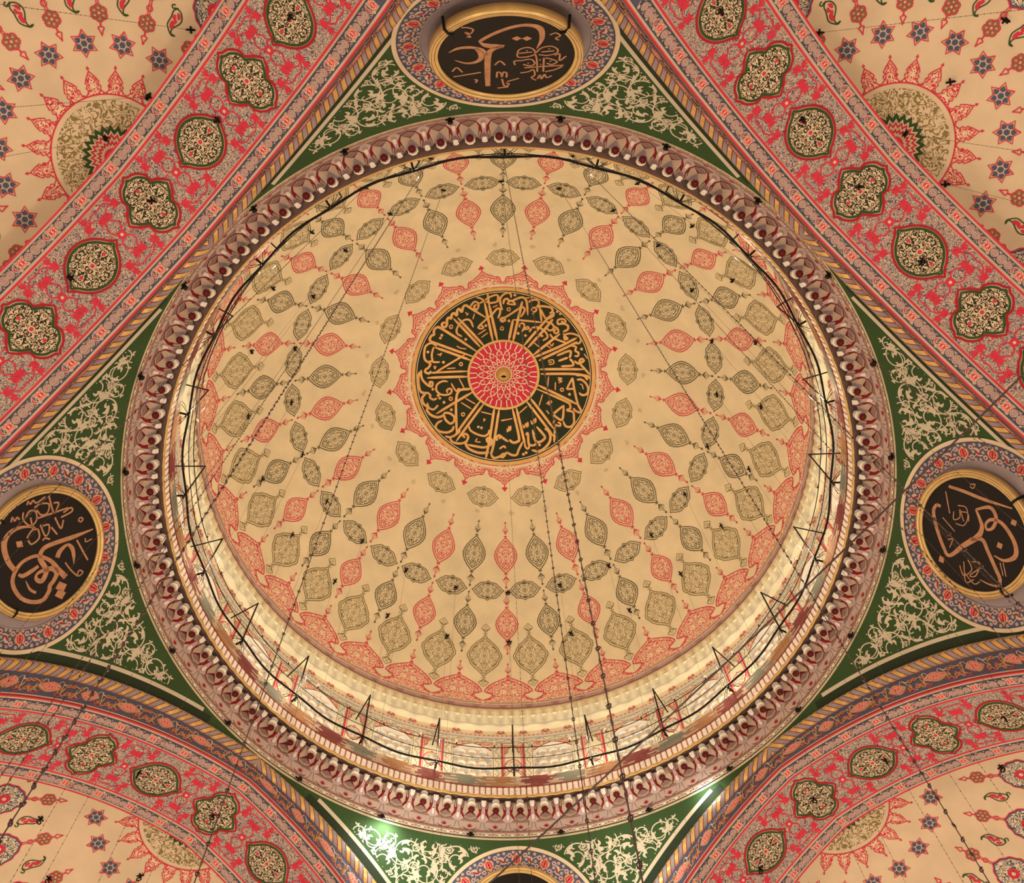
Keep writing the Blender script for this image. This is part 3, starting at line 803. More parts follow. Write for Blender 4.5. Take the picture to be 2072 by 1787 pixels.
# wall built between the windows so that the windows are real openings
def win_top(x):
    t = np.clip(np.abs(x) / WHW, 0, 1)
    return WSP + (WAP - WSP) * (1 - t ** 1.6)
ZB_, ZT_ = 26.35, 29.98
bay = 2 * pi * RW / 24
for k in range(24):
    xc = (k + 0.5) * bay
    # pier half bays
    for sg in (1, -1):
        xs = np.array([WHW, (WHW + bay / 2) / 2, bay / 2]) * sg + xc
        zs = np.array([ZB_, 27.3, 28.3, ZT_])
        X, Z_ = np.meshgrid(xs, zs, indexing='ij')
        P = np.stack([X.ravel(), Z_.ravel()], 1)
        drum.add(fw(P, 0), grid_faces(3, 4), 'paint_pale', P)
    xs = np.linspace(-WHW, WHW, 13)
    P = np.stack([np.repeat(xs + xc, 2), np.stack([win_top(xs), np.full(13, ZT_)], 1).ravel()], 1)
    drum.add(fw(P, 0), grid_faces(13, 2), 'paint_pale', P)
    # reveals
    o = np.vstack([[(-WHW, ZB_)], np.stack([xs, win_top(xs)], 1), [(WHW, ZB_)]]) + P2((xc, 0))
    V = np.stack([fw(o, 0), fw(o, -35)], 1).reshape(-1, 3)
    drum.add(V, grid_faces(len(o), 2), 'paint_white')
    # red spandrels over the window
    for sg in (1, -1):
        xs2 = np.linspace(0.06, WHW, 8)
        P = np.stack([np.repeat(sg * xs2, 2), np.stack([win_top(xs2) + 0.025, np.full(8, 29.70)], 1).ravel()], 1)
        Pw = P + P2((xc, 0))
        drum.add(fw(Pw, 1), grid_faces(8, 2), 'arabesque_red_fine', Pw)
    arc = np.stack([xs + xc, win_top(xs) + 0.012], 1)
    stroke(drum, fw, arc, 0.02, 'paint_navy', 2)
    # scroll border round each window
    for sg in (1, -1):
        x0 = xc + sg * (WHW + 0.15)
        P = P2([(x0 - 0.11, 26.4), (x0 + 0.11, 26.4), (x0 + 0.11, 29.72), (x0 - 0.11, 29.72)])
        drum.add(fw(P, 1), [(0, 1, 2, 3)], 'drum_scroll', P2([(-0.11, 26.4), (0.11, 26.4), (0.11, 29.72), (-0.11, 29.72)]) + P2((0.3, 0)))
        for dx in (-0.115, 0.115):
            stroke(drum, fw, [(x0 + dx, 26.4), (x0 + dx, 29.72)], 0.012, 'paint_umber', 2)
        y = np.linspace(26.4, 29.7, 60)
        stroke(drum, fw, np.stack([x0 + 0.05 * np.sin(y * 14), y], 1), 0.012, 'paint_umber', 2)
    # panel on the pier
    xp = xc + bay / 2
    pw = bay / 2 - WHW - 0.30
    stroke(drum, fw, [(xp - pw, 26.4), (xp - pw, 29.66), (xp + pw, 29.66), (xp + pw, 26.4)], 0.045, 'paint_red', 2)
    stroke(drum, fw, [(xp - pw + .06, 26.4), (xp - pw + .06, 29.6), (xp + pw - .06, 29.6), (xp + pw - .06, 26.4)], 0.014, 'paint_red', 2)
    fp = cyl_paint(RW, -0.0)
    for yc, sgy in ((29.58, -1), (26.95, 1)):
        for sg in (1, -1):
            tri_ = smooth_line([(sg * (pw - .07), 0), (sg * 0.05, 0), (sg * 0.06, 0.10), (sg * 0.14, 0.2), (sg * 0.15, 0.34), (sg * (pw - .07), 0.45)], 3)
            T = tri_ * P2((1, sgy)) + P2((xp, yc))
            fill(drum, fw, T, 'arabesque_red_fine', 1, 1, (xp + sg * (pw - .1), yc + sgy * 0.1))
            stroke(drum, fw, T, 0.012, 'paint_green', 2)
    o = cart_outline(pw * 0.85, 0.36)
    for yc in (28.55, 27.35):
        o1 = o + P2((xp, yc))
        stroke(drum, fw, o1, 0.025, 'paint_red', 2, True)
        fill(drum, fw, o * 0.86 + P2((xp, yc)), 'arabesque_navy', 1, 2)
# border above the windows
nb = 240
P = np.stack([np.repeat(np.arange(nb) * 2 * pi * RW / nb, 2), np.tile([29.72, 29.93], nb)], 1)
drum.add(fw(P, 1), grid_faces(nb, 2, True), 'drum_scroll', np.stack([P[:, 0], P[:, 1] - 29.825], 1))
for z in (29.715, 29.935):
    x = np.arange(360) * 2 * pi * RW / 360
    stroke(drum, fw, np.stack([x, np.full(360, z)], 1), 0.016, 'paint_navy', 2)
x = np.linspace(0, 2 * pi * RW, 1200)
stroke(drum, fw, np.stack([x, 29.825 + 0.055 * np.sin(x * 2 * pi / (2 * pi * RW / 120))], 1), 0.012, 'paint_umber', 2)
x = np.linspace(0, 2 * pi * RW, 2)
drum_o = drum.build('wall_drum')
tag(drum_o, 'painted drum wall pierced by arched windows above the gallery ledge', 'wall', kind='structure')

# windows: plaster honeycomb grilles with glass
def clockname(ph):
    """clock position as seen in the picture: far side is six o'clock, right is three"""
    h = (6 - math.degrees(ph) / 30.0) % 12
    q = round(h * 4) / 4 % 12
    hh = int(q)
    mm = int(round((q - hh) * 60))
    hh = 12 if hh == 0 else hh
    return '%d:%02d' % (hh, mm)

def window_meshes():
    g, gl = MB(), MB()
    px, py = 0.305, 0.29
    R0 = RW + 0.10
    def f(P, depth):
        r = R0 + depth
        ph = -P[:, 0] / R0
        return np.stack([r * np.sin(ph), r * np.cos(ph), P[:, 1]], -1)
    for r in range(12):
        z = 26.45 + r * py
        for c in range(-3, 4):
            x = c * px + (px / 2 if r % 2 else 0)
            if abs(x) > WHW + px / 2:
                continue
            n = 12
            a = np.arange(n) * 2 * pi / n + pi / 6
            # hexagonal tile outline sampled at n points
            hexr = 1 / np.maximum(np.abs(np.cos(((a - pi / 6) % (pi / 3)) - pi / 6)), 1e-3)
            o = np.stack([np.sin(a) * hexr * px * 0.5, np.cos(a) * hexr * px * 0.5 * 1.0], 1)
            o[:, 0] = np.clip(o[:, 0], -px / 2, px / 2)
            rings = [(o, 0.0), (disc_pts(0.128, n, a0=0)[:, ::-1], 0.0), (disc_pts(0.118, n)[:, ::-1], -0.012), (disc_pts(0.10, n)[:, ::-1], 0.10)]
            aa = a
            mk = lambda rad_: np.stack([np.sin(aa) * rad_, np.cos(aa) * rad_], 1)
            rr = [o, mk(0.128), mk(0.120), mk(0.102)]
            dd = [0.0, 0.0, 0.02, 0.075]
            # outside the arch: skip
            if z - 0.05 > float(win_top(np.array([min(abs(x), WHW)]))[0]):
                continue
            V = np.vstack([f(q + P2((x, z)), d) for q, d in zip(rr, dd)])
            i = np.arange(n)
            for t in range(3):
                F = np.stack([t * n + i, t * n + (i + 1) % n, (t + 1) * n + (i + 1) % n, (t + 1) * n + i], 1)
                g.add(V, F, 'paint_sand' if t == 0 else 'paint_white')  # white on the reveals paints in the light they catch
            Vg = f(mk(0.104) + P2((x, z)), 0.070)
            gl.add(np.vstack([Vg, f(P2([(x, z)]), 0.060)]), np.stack([i, (i + 1) % n, np.full(n, n)], 1), 'window_glass')
    return g, gl

m, nt, bb = newmat('window_glass')
bb.inputs['Base Color'].default_value = (0.34, 0.42, 0.45, 1)
bb.inputs['Roughness'].default_value = 0.18
bb.inputs['Emission Color'].default_value = (0.62, 0.78, 0.85, 1)
bb.inputs['Emission Strength'].default_value = 0.06
MATS['window_glass'] = m
g, gl = window_meshes()
w0 = empty('window_1')
g.build('grille', w0)
gl.build('pane', w0)
wins = [w0]
for k in range(23):
    w = copy_tree(w0)
    w.name = 'window_%d' % (k + 2)
    wins.append(w)
for k, w in enumerate(wins):
    ph = (k + 0.5) * 2 * pi / 24
    w.rotation_euler = (0, 0, -ph)
    tag(w, 'arched window with white honeycomb plaster grille, at %s round the drum clockface' % clockname(ph), 'window', 'honeycomb windows of the drum', 'structure')

# ================================================================== GALLERY LEDGE AND STALACTITE CORNICE
corn = MB()
rng = random.Random(5)
# floor of the gallery and lip
revolve(corn, [(RW + 0.05, 26.40), (8.30, 26.42), (8.30, 26.93), (8.166, 26.93)], 'paint_stone', 240)
revolve(corn, [(8.166, 26.93), (8.195, 26.49)], 'paint_stone', 360)
fs = cone_paint(8.166, 26.93, 8.195, 26.49)
rows = 7
cols3 = ['paint_lipred', 'paint_lipgrey', 'paint_liporange']
nblk = 54
bl = 2 * pi * 8.7 / nblk
for k in range(nblk):
    for r in range(rows):
        y0, y1 = r / rows, (r + 0.82) / rows
        a = k * bl + rng.uniform(-0.02, 0.30) * bl
        c_ = (k + 1) * bl + rng.uniform(-0.28, 0.02) * bl
        segs = [(a, c_)]
        if r % 2:
            segs = [(a + 0.18 * bl, c_ + 0.22 * bl)]
        for (xa, xb) in segs:
            xs = np.linspace(xa, xb, 5)
            yy = np.array([0.0, 0.012, -0.01, 0.008, 0.0])
            P = np.stack([np.repeat(xs, 2), np.stack([y0 + yy, y1 + yy[::-1]], 1).ravel()], 1)
            corn.add(fs(P, 1), grid_faces(5, 2), cols3[k % 3], P)
xg = np.arange(480) * 2 * pi * 8.7 / 480
P = np.stack([np.repeat(xg, 2), np.tile([0.955, 1.02], 480)], 1)
corn.add(fs(P, 2), grid_faces(480, 2, True), 'paint_olive', P)
# row of rounded teeth
nt_ = 336
def bump_tooth(A, J):
    t = np.abs(np.sin(A * nt_ / 2))
    k = np.clip(J / 5.0, 0, 1)
    return (-0.035 * t ** 0.5 * np.sin(np.clip(k, 0.02, 0.98) * pi) ** 0.6, 0 * A)
revolve(corn, [(8.205, 26.49), (8.215, 26.44), (8.22, 26.38), (8.225, 26.30), (8.23, 26.22), (8.225, 26.17)], 'paint_white', nt_ * 6, bump_tooth)
ft = cone_paint(8.20, 26.49, 8.22, 26.17)
for k in range(nt_):
    x0 = k * 2 * pi * 8.7 / nt_
    stroke(corn, ft, [(x0, 0.02), (x0, 0.98)], 0.022, 'paint_deepred', 2)
    w_ = 2 * pi * 8.7 / nt_
    stroke(corn, ft, [(x0 + 0.1 * w_, 0.52), (x0 + 0.5 * w_, 0.62), (x0 + 0.9 * w_, 0.52)], 0.012, 'paint_taupe', 4)
P = np.stack([np.repeat(xg, 2), np.tile([-0.05, 0.02], 480)], 1)
corn.add(ft(P, 3), grid_faces(480, 2, True), 'paint_deepred', P)
def bump_wave(A, J):
    return (-0.012 * np.cos(A * 168) * (J == 1), 0.012 * np.cos(A * 168))
revolve(corn, [(8.225, 26.17), (8.20, 26.15), (8.20, 26.11), (8.24, 26.09)], 'paint_gold', 168 * 6, bump_wave)
# backing of the niches and the painted bands below them
revolve(corn, [(8.24, 26.09), (8.30, 26.20), (8.60, 26.42), (8.95, 26.30), (9.0, 25.95)], 'paint_umber', 240)
revolve(corn, [(8.885, 25.95), (8.955, 25.64)], 'paint_flesh', 360)
revolve(corn, [(8.955, 25.64), (8.92, 25.625), (8.93, 25.585), (8.955, 25.575)], 'paint_brown', 360)
revolve(corn, [(8.955, 25.575), (8.985, 25.45)], 'paint_pale', 360)
fw2 = cone_paint(8.885, 25.95, 8.955, 25.64)
for k in range(84):
    x0 = rad(0.88 + k * 360 / 84) * 8.7
    for a in (-1.0, -0.5, 0, 0.5, 1.0):
        leaf(corn, fw2, [(x0, 0.72), (x0 + 0.045 * sin(a), 0.72 - 0.22 * cos(a)), (x0 + 0.09 * sin(a), 0.72 - 0.42 * cos(a))], 0.035, 'paint_deepred', 1)
    for sg in (1, -1):
        leaf(corn, fw2, smooth_line([(x0 + sg * 0.03, 0.78), (x0 + sg * 0.11, 0.82), (x0 + sg * 0.19, 0.66)], 3), 0.04, 'paint_maroon', 1)
        leaf(corn, fw2, smooth_line([(x0 + sg * 0.03, 0.86), (x0 + sg * 0.09, 0.92), (x0 + sg * 0.13, 0.86)], 3), 0.03, 'paint_navy', 1)
    stroke(corn, fw2, smooth_line([(x0 - 0.30, 0.05), (x0 - 0.26, 0.7), (x0 - 0.15, 0.98), (x0, 0.9), (x0 + 0.15, 0.98), (x0 + 0.26, 0.7), (x0 + 0.30, 0.05)], 4), 0.018, 'paint_taupe', 1)
revolve(corn, [(8.985, 25.45), (8.965, 25.44), (8.965, 25.425), (8.99, 25.42)], 'paint_black', 360)
revolve(corn, [(8.99, 25.42), (8.97, 25.41), (9.03, 25.33), (9.12, 25.33)], 'paint_sand', 360)
fz = cone_paint(8.955, 25.575, 8.985, 25.45)
nz = 168
Lz = 2 * pi * 8.7 / nz
t = np.linspace(0, 1, 10)
for k in range(nz):
    x0 = k * Lz
    stroke(corn, fz, np.stack([x0 + t * Lz, 0.5 + 0.36 * np.sin(t * 2 * pi)], 1), 0.02, 'paint_deepred', 1)
    stroke(corn, fz, np.stack([x0 + t * Lz, 0.5 - 0.36 * np.sin(t * 2 * pi)], 1), 0.02, 'paint_green' if k % 2 else 'paint_navy', 1)
    fill(corn, fz, P2([(x0 + Lz * .25 - .03, .5), (x0 + Lz * .25, .3), (x0 + Lz * .25 + .03, .5), (x0 + Lz * .25, .7)]), 'paint_deepred', 2, 1)
cornice = corn.build('trim_2', smooth=False)
tag(cornice, 'stalactite cornice and striped parapet ledge ringing the drum below the windows', 'cornice', kind='structure')

# one stalactite niche; x along the ring, t from the inner top (0) to the outer bottom (1)
NN = 84
NW = 2 * pi * 8.55 / NN          # width of a unit
RI, ZI, RO, ZO = 8.38, 26.19, 8.90, 25.94
slope = P2((RO - RI, ZO - ZI))
nslope = P2((ZO - ZI, -(RO - RI)))
nslope /= np.hypot(*nslope)
if nslope[1] > 0:
    nslope *= -1                 # outward normal, points down and inwards
def npt(x, t, h):
    """h: height of relief towards the viewer (negative: carved in)"""
    R = RI + slope[0] * t + nslope[0] * h
    z = ZI + slope[1] * t + nslope[1] * h
    ph = -x * NW / R * (R / 8.55) ** 0.0
    ph = -x * NW / 8.55
    return (R * sin(ph), R * cos(ph), z)

def facets(mb, polys):
    for mat, pts in polys:
        V = [npt(*p) for p in pts]
        if len(pts) == 4:
            mb.add(V, [(0, 1, 2, 3)], mat)
        elif len(pts) == 3:
            mb.add(V, [(0, 1, 2)], mat)
        else:
            V = np.array(V)
            c = V.mean(0)
            n = len(pts)
            i = np.arange(n)
            mb.add(np.vstack([V, c]), np.stack([i, (i + 1) % n, np.full(n, n)], 1), mat)

nb_ = MB()
rim = [(-0.34, 0.12), (-0.44, 0.42), (-0.41, 0.66), (-0.27, 0.86), (0.0, 0.95), (0.27, 0.86), (0.41, 0.66), (0.44, 0.42), (0.34, 0.12)]
rin = [(-0.27, 0.14), (-0.34, 0.43), (-0.33, 0.62), (-0.255, 0.76), (0.0, 0.84), (0.255, 0.76), (0.33, 0.62), (0.34, 0.43), (0.27, 0.14)]
# flat margin of the unit; umber paints in shade between niches
edge = [(-0.5, 0.0), (-0.5, 0.42), (-0.5, 0.72), (-0.5, 1.06), (0.0, 1.06), (0.5, 1.06), (0.5, 0.72), (0.5, 0.42), (0.5, 0.0)]
eh = [-0.02, -0.01, 0.05, 0.0, 0.0, 0.0, 0.05, -0.01, -0.02]
for i in range(8):
    facets(nb_, [('paint_wall' if i not in (3, 4) else 'paint_umber', [edge[i] + (eh[i],), edge[i + 1] + (eh[i + 1],), rim[i + 1] + (0.03,), rim[i] + (0.03,)])])
    # dark red arris
    facets(nb_, [('paint_maroon', [rim[i] + (0.03,), rim[i + 1] + (0.03,), tuple(P2(rim[i + 1]) * P2((.91, .97)) + P2((0, .003))) + (0.045,), tuple(P2(rim[i]) * P2((.91, .97)) + P2((0, .003))) + (0.045,)])])
    a, b2 = P2(rim[i]) * P2((.91, .97)) + P2((0, .003)), P2(rim[i + 1]) * P2((.91, .97)) + P2((0, .003))
    matside = 'paint_maroon' if i in (1, 2, 5, 6) else 'paint_taupe'
    facets(nb_, [('paint_stone' if i in (0, 3, 4, 7) else 'paint_deepred', [tuple(a) + (0.045,), tuple(b2) + (0.045,), rin[i + 1] + (-0.03,), rin[i] + (-0.03,)])])
cc = (0.0, 0.50, -0.13)
A1, A2, A3, A4, A5 = (-0.27, 0.14, -0.03), (-0.33, 0.60, -0.03), (-0.255, 0.76, -0.03), (0.0, 0.84, -0.03), (0, 0.66, -0.03)
mx_ = lambda p: (-p[0],) + p[1:]
M5 = (0.0, 0.62, -0.05)
for g_ in (lambda p: p, mx_):
    facets(nb_, [('paint_stone', [g_(A1), g_(A2), cc]), ('paint_stone', [g_(A2), g_(A3), cc]),
                 ('paint_maroon', [g_(A3), M5, cc]), ('paint_umber', [g_(A3), g_(A4), M5])])
facets(nb_, [('paint_taupe', [A1, cc, mx_(A1)])])
# small stalactite tongues between neighbouring niches
for sg in (1, -1):
    facets(nb_, [('paint_white', [(sg * 0.5, 0.02, 0.10), (sg * 0.40, 0.02, 0.06), (sg * 0.42, 0.24, 0.10), (sg * 0.5, 0.30, 0.13)]),
                 ('paint_taupe', [(sg * 0.40, 0.02, 0.06), (sg * 0.36, 0.06, -0.02), (sg * 0.42, 0.30, 0.0), (sg * 0.42, 0.24, 0.10)]),
                 ('paint_taupe', [(sg * 0.42, 0.24, 0.10), (sg * 0.5, 0.30, 0.13), (sg * 0.5, 0.36, 0.0), (sg * 0.42, 0.30, 0.0)]),
                 ('paint_white', [(sg * 0.5, 0.60, 0.10), (sg * 0.455, 0.62, 0.06), (sg * 0.43, 0.80, 0.08), (sg * 0.5, 0.86, 0.12)]),
                 ('paint_stone', [(sg * 0.43, 0.80, 0.08), (sg * 0.5, 0.86, 0.12), (sg * 0.5, 0.90, 0.0), (sg * 0.41, 0.86, 0.02)])])
niche0 = nb_.build('niche', cornice)
# pendant with its rosette
pb = MB()
ns = 8
prof = [(0.0, 0.10, 0.02), (0.035, 0.085, 0.05), (0.07, 0.12, 0.10), (0.10, 0.10, 0.15), (0.125, 0.055, 0.21), (0.14, 0.065, 0.235)]
def pend_ring(drop, r, out):
    a = np.arange(ns) * 2 * pi / ns + pi / 8
    R = 8.40 + out * 0.33
    z = 26.15 - drop * 2.0
    return np.stack([r * np.cos(a), R + r * 0.9 * np.sin(a), np.full(ns, z)], 1)
V = np.vstack([pend_ring(*p) for p in prof])
i = np.arange(ns)
for t in range(len(prof) - 1):
    pb.add(V, np.stack([t * ns + i, t * ns + (i + 1) % ns, (t + 1) * ns + (i + 1) % ns, (t + 1) * ns + i], 1), 'paint_white' if t != 3 else 'paint_stone')
pend0 = pb.build('pendant', niche0)
rb = MB()
a = np.arange(32) * 2 * pi / 32
c_ = V[-ns:].mean(0)
for (rad_, dz, mat_) in ((0.085, -0.012, 'paint_wine'),):
    rr = rad_ * (1 + 0.08 * np.cos(a * 8))
    o = np.stack([c_[0] + rr * np.cos(a), c_[1] + rr * np.sin(a), np.full(32, c_[2] + dz)], 1)
    o2 = o.copy()
    o2[:, 2] += 0.03
    i = np.arange(32)
    rb.add(np.vstack([o, c_ + np.array([0, 0, dz - 0.025])]), np.stack([i, (i + 1) % 32, np.full(32, 32)], 1), mat_)
    rb.add(np.vstack([o, o2]), np.stack([i, (i + 1) % 32, 32 + (i + 1) % 32, 32 + i], 1), mat_)
o = c_ + np.stack([0.03 * np.cos(a), 0.03 * np.sin(a), np.full(32, -0.034)], 1)
rb.add(np.vstack([o, c_ + np.array([0, 0, -0.045])]), np.stack([i, (i + 1) % 32, np.full(32, 32)], 1), 'paint_maroon')
rosette0 = rb.build('rosette', niche0)
NPH = 0.88
for k in range(NN):
    c2 = niche0 if k == 0 else copy_tree(niche0, cornice)
    c2.rotation_euler = (0, 0, -rad(NPH + k * 360.0 / NN))

# ================================================================== PENDENTIVES
def pend_frame(az):
    out = np.array([sin(az), cos(az), 0])
    tg = np.array([cos(az), -sin(az), 0])
    return out, tg
EL0 = rad(32.4)
def pend_paint(az):
    out, tg = pend_frame(az)
    c0 = out * cos(EL0) + np.array([0, 0, 1]) * sin(EL0)
    up = -out * sin(EL0) + np.array([0, 0, 1]) * cos(EL0)
    def f(P, layer):
        r = np.hypot(P[:, 0], P[:, 1])
        a = r / RS
        k = np.where(r > 1e-9, np.sin(a) / np.maximum(r, 1e-9), 1 / RS)
        d = np.cos(a)[:, None] * c0 + (P[:, 0] * k)[:, None] * tg + (P[:, 1] * k)[:, None] * up
        return d * (RS - 0.007 * layer) + np.array([0, 0, Z0])
    return f
ZTOP = 25.34
def inside_pend(az, margin=0.0, circ=None):
    out, tg = pend_frame(az)
    n1 = (out + tg) / math.sqrt(2)
    n2 = (out - tg) / math.sqrt(2)
    c0 = out * cos(EL0) + np.array([0, 0, 1]) * sin(EL0)
    def ok(V):
        na = 9.06 - margin * 2.2
        g = (V[:, 2] < ZTOP - margin) & (V @ n1 < na) & (V @ n2 < na) & (V[:, 2] > 19)
        if circ:
            d = (V - np.array([0, 0, Z0]))
            d /= np.linalg.norm(d, axis=1)[:, None]
            g &= np.arccos(np.clip(d @ c0, -1, 1)) * RS > circ
        return g
    return ok

SIDE = {0: 'far', 90: 'right', 180: 'near', 270: 'left'}
def scroll_field(mb, f, okf, seed):
    r_ = random.Random(seed)
    pts = []
    tries = 0
    # jittered mirrored lattice of tendrils, smaller where the field narrows
    while tries < 11000:
        tries += 1
        x, y = r_.uniform(0.0, 9.0), r_.uniform(-5.5, 2.6)
        rr = 0.36 if tries < 4000 else (0.20 if tries < 7000 else 0.11)
        if any((x - a) ** 2 + (y - b_) ** 2 < (0.5 * (rr + c_) * 1.32) ** 2 for a, b_, c_, _ in pts):
            continue
        ring = f(P2([(x, y), (x + rr * .45, y), (x - rr * .45, y), (x, y + rr * .45), (x, y - rr * .45)]), 0)
        if not okf(ring).all():
            continue
        pts.append((x, y, rr, r_.random()))
    for (x, y, rr, q) in pts:
        sg = 1 if q > 0.5 else -1
        rad_ = rr * (0.86 + 0.25 * ((q * 7) % 1))
        k_ = rad_ / 0.32
        a0 = q * 40
        sp = curl(30, rad_, 1.2, 0.30) * P2((1, sg))
        for mx in (False, True):
            T = lambda P: xf(xf(P, 1, a0, (x, y)), 1, 0, (0, 0), mx)
            w = (0.030 + 0.004 * k_) * np.linspace(1.0, 0.8, 30)
            stroke(mb, f, T(sp), w, 'paint_vine', 1, ok=okf)
            e = sp[-1]
            leaf(mb, f, T(smooth_line([e + k_ * P2((-0.02, -0.05)), e + k_ * P2((0.03, 0.02)), e + k_ * P2((0.05, 0.09)), e + k_ * P2((0.0, 0.15))], 3)), 0.085 * k_, 'paint_vine', 1, okf, 0.6)
            leaf(mb, f, T(smooth_line([e + k_ * P2((0.02, -0.03)), e + k_ * P2((-0.06, 0.02)), e + k_ * P2((-0.11, -0.05))], 3)), 0.055 * k_, 'paint_vine', 1, okf, 0.6)
            for j, (i_, side) in enumerate(((2, 1), (8, -1), (14, 1), (19, -1))):
                p0 = sp[i_]
                d = sp[i_ + 1] - sp[i_ - 1]
                d = d / np.hypot(*d)
                nn = P2((-d[1], d[0])) * side * sg
                L_ = (0.17 - 0.012 * j) * k_
                pl = smooth_line([p0, p0 + d * L_ * 0.35 + nn * L_ * 0.30, p0 + d * L_ * 0.85 + nn * L_ * 0.50, p0 + d * L_ * 1.0 + nn * L_ * 0.9], 3)
                leaf(mb, f, T(pl), 0.050 * k_ + 0.012, 'paint_vine', 1, okf, 0.6)
                hk = smooth_line([p0 + d * L_ * 0.3 + nn * L_ * 0.25, p0 + d * L_ * 0.2 + nn * L_ * 0.55, p0 - d * L_ * 0.08 + nn * L_ * 0.6], 3)
                leaf(mb, f, T(hk), 0.024 * k_ + 0.010, 'paint_vine', 1, okf, 0.5)
                fill(mb, f, T(disc_pts(0.018, 6, p0 - nn * 0.05)), 'paint_vine', 1, 1, ok=okf)
            run = smooth_line([sp[0], sp[0] + k_ * P2((0.05, -0.22 * sg)), sp[0] + k_ * P2((0.26, -0.36 * sg)), sp[0] + k_ * P2((0.45, -0.26 * sg))], 5)
            stroke(mb, f, T(run), 0.026, 'paint_vine', 1, ok=okf)

def flower(mb, f, c, r, n, petal, core, layer, ok=None):
    for k in range(n):
        a = k * 2 * pi / n
        fill(mb, f, disc_pts(r * 0.42, 7, (c[0] + r * 0.6 * cos(a), c[1] + r * 0.6 * sin(a))), petal, layer, 1, ok=ok)
    fill(mb, f, disc_pts(r * 0.36, 8, c), core, layer + 1, 1, ok=ok)

def ring_fill(mb, f, r0, r1, mat, layer, n=120, ok=None, c=(0, 0)):
    a = np.arange(n) * 2 * pi / n
    m = 2 + int(abs(r1 - r0) / 0.22)
    rr = np.tile(np.linspace(r0, r1, m), n)
    P = np.stack([np.repeat(np.cos(a), m) * rr, np.repeat(np.sin(a), m) * rr], 1) + P2(c)
    mb.add(f(P, layer), grid_faces(n, m, True), mat, P, ok)

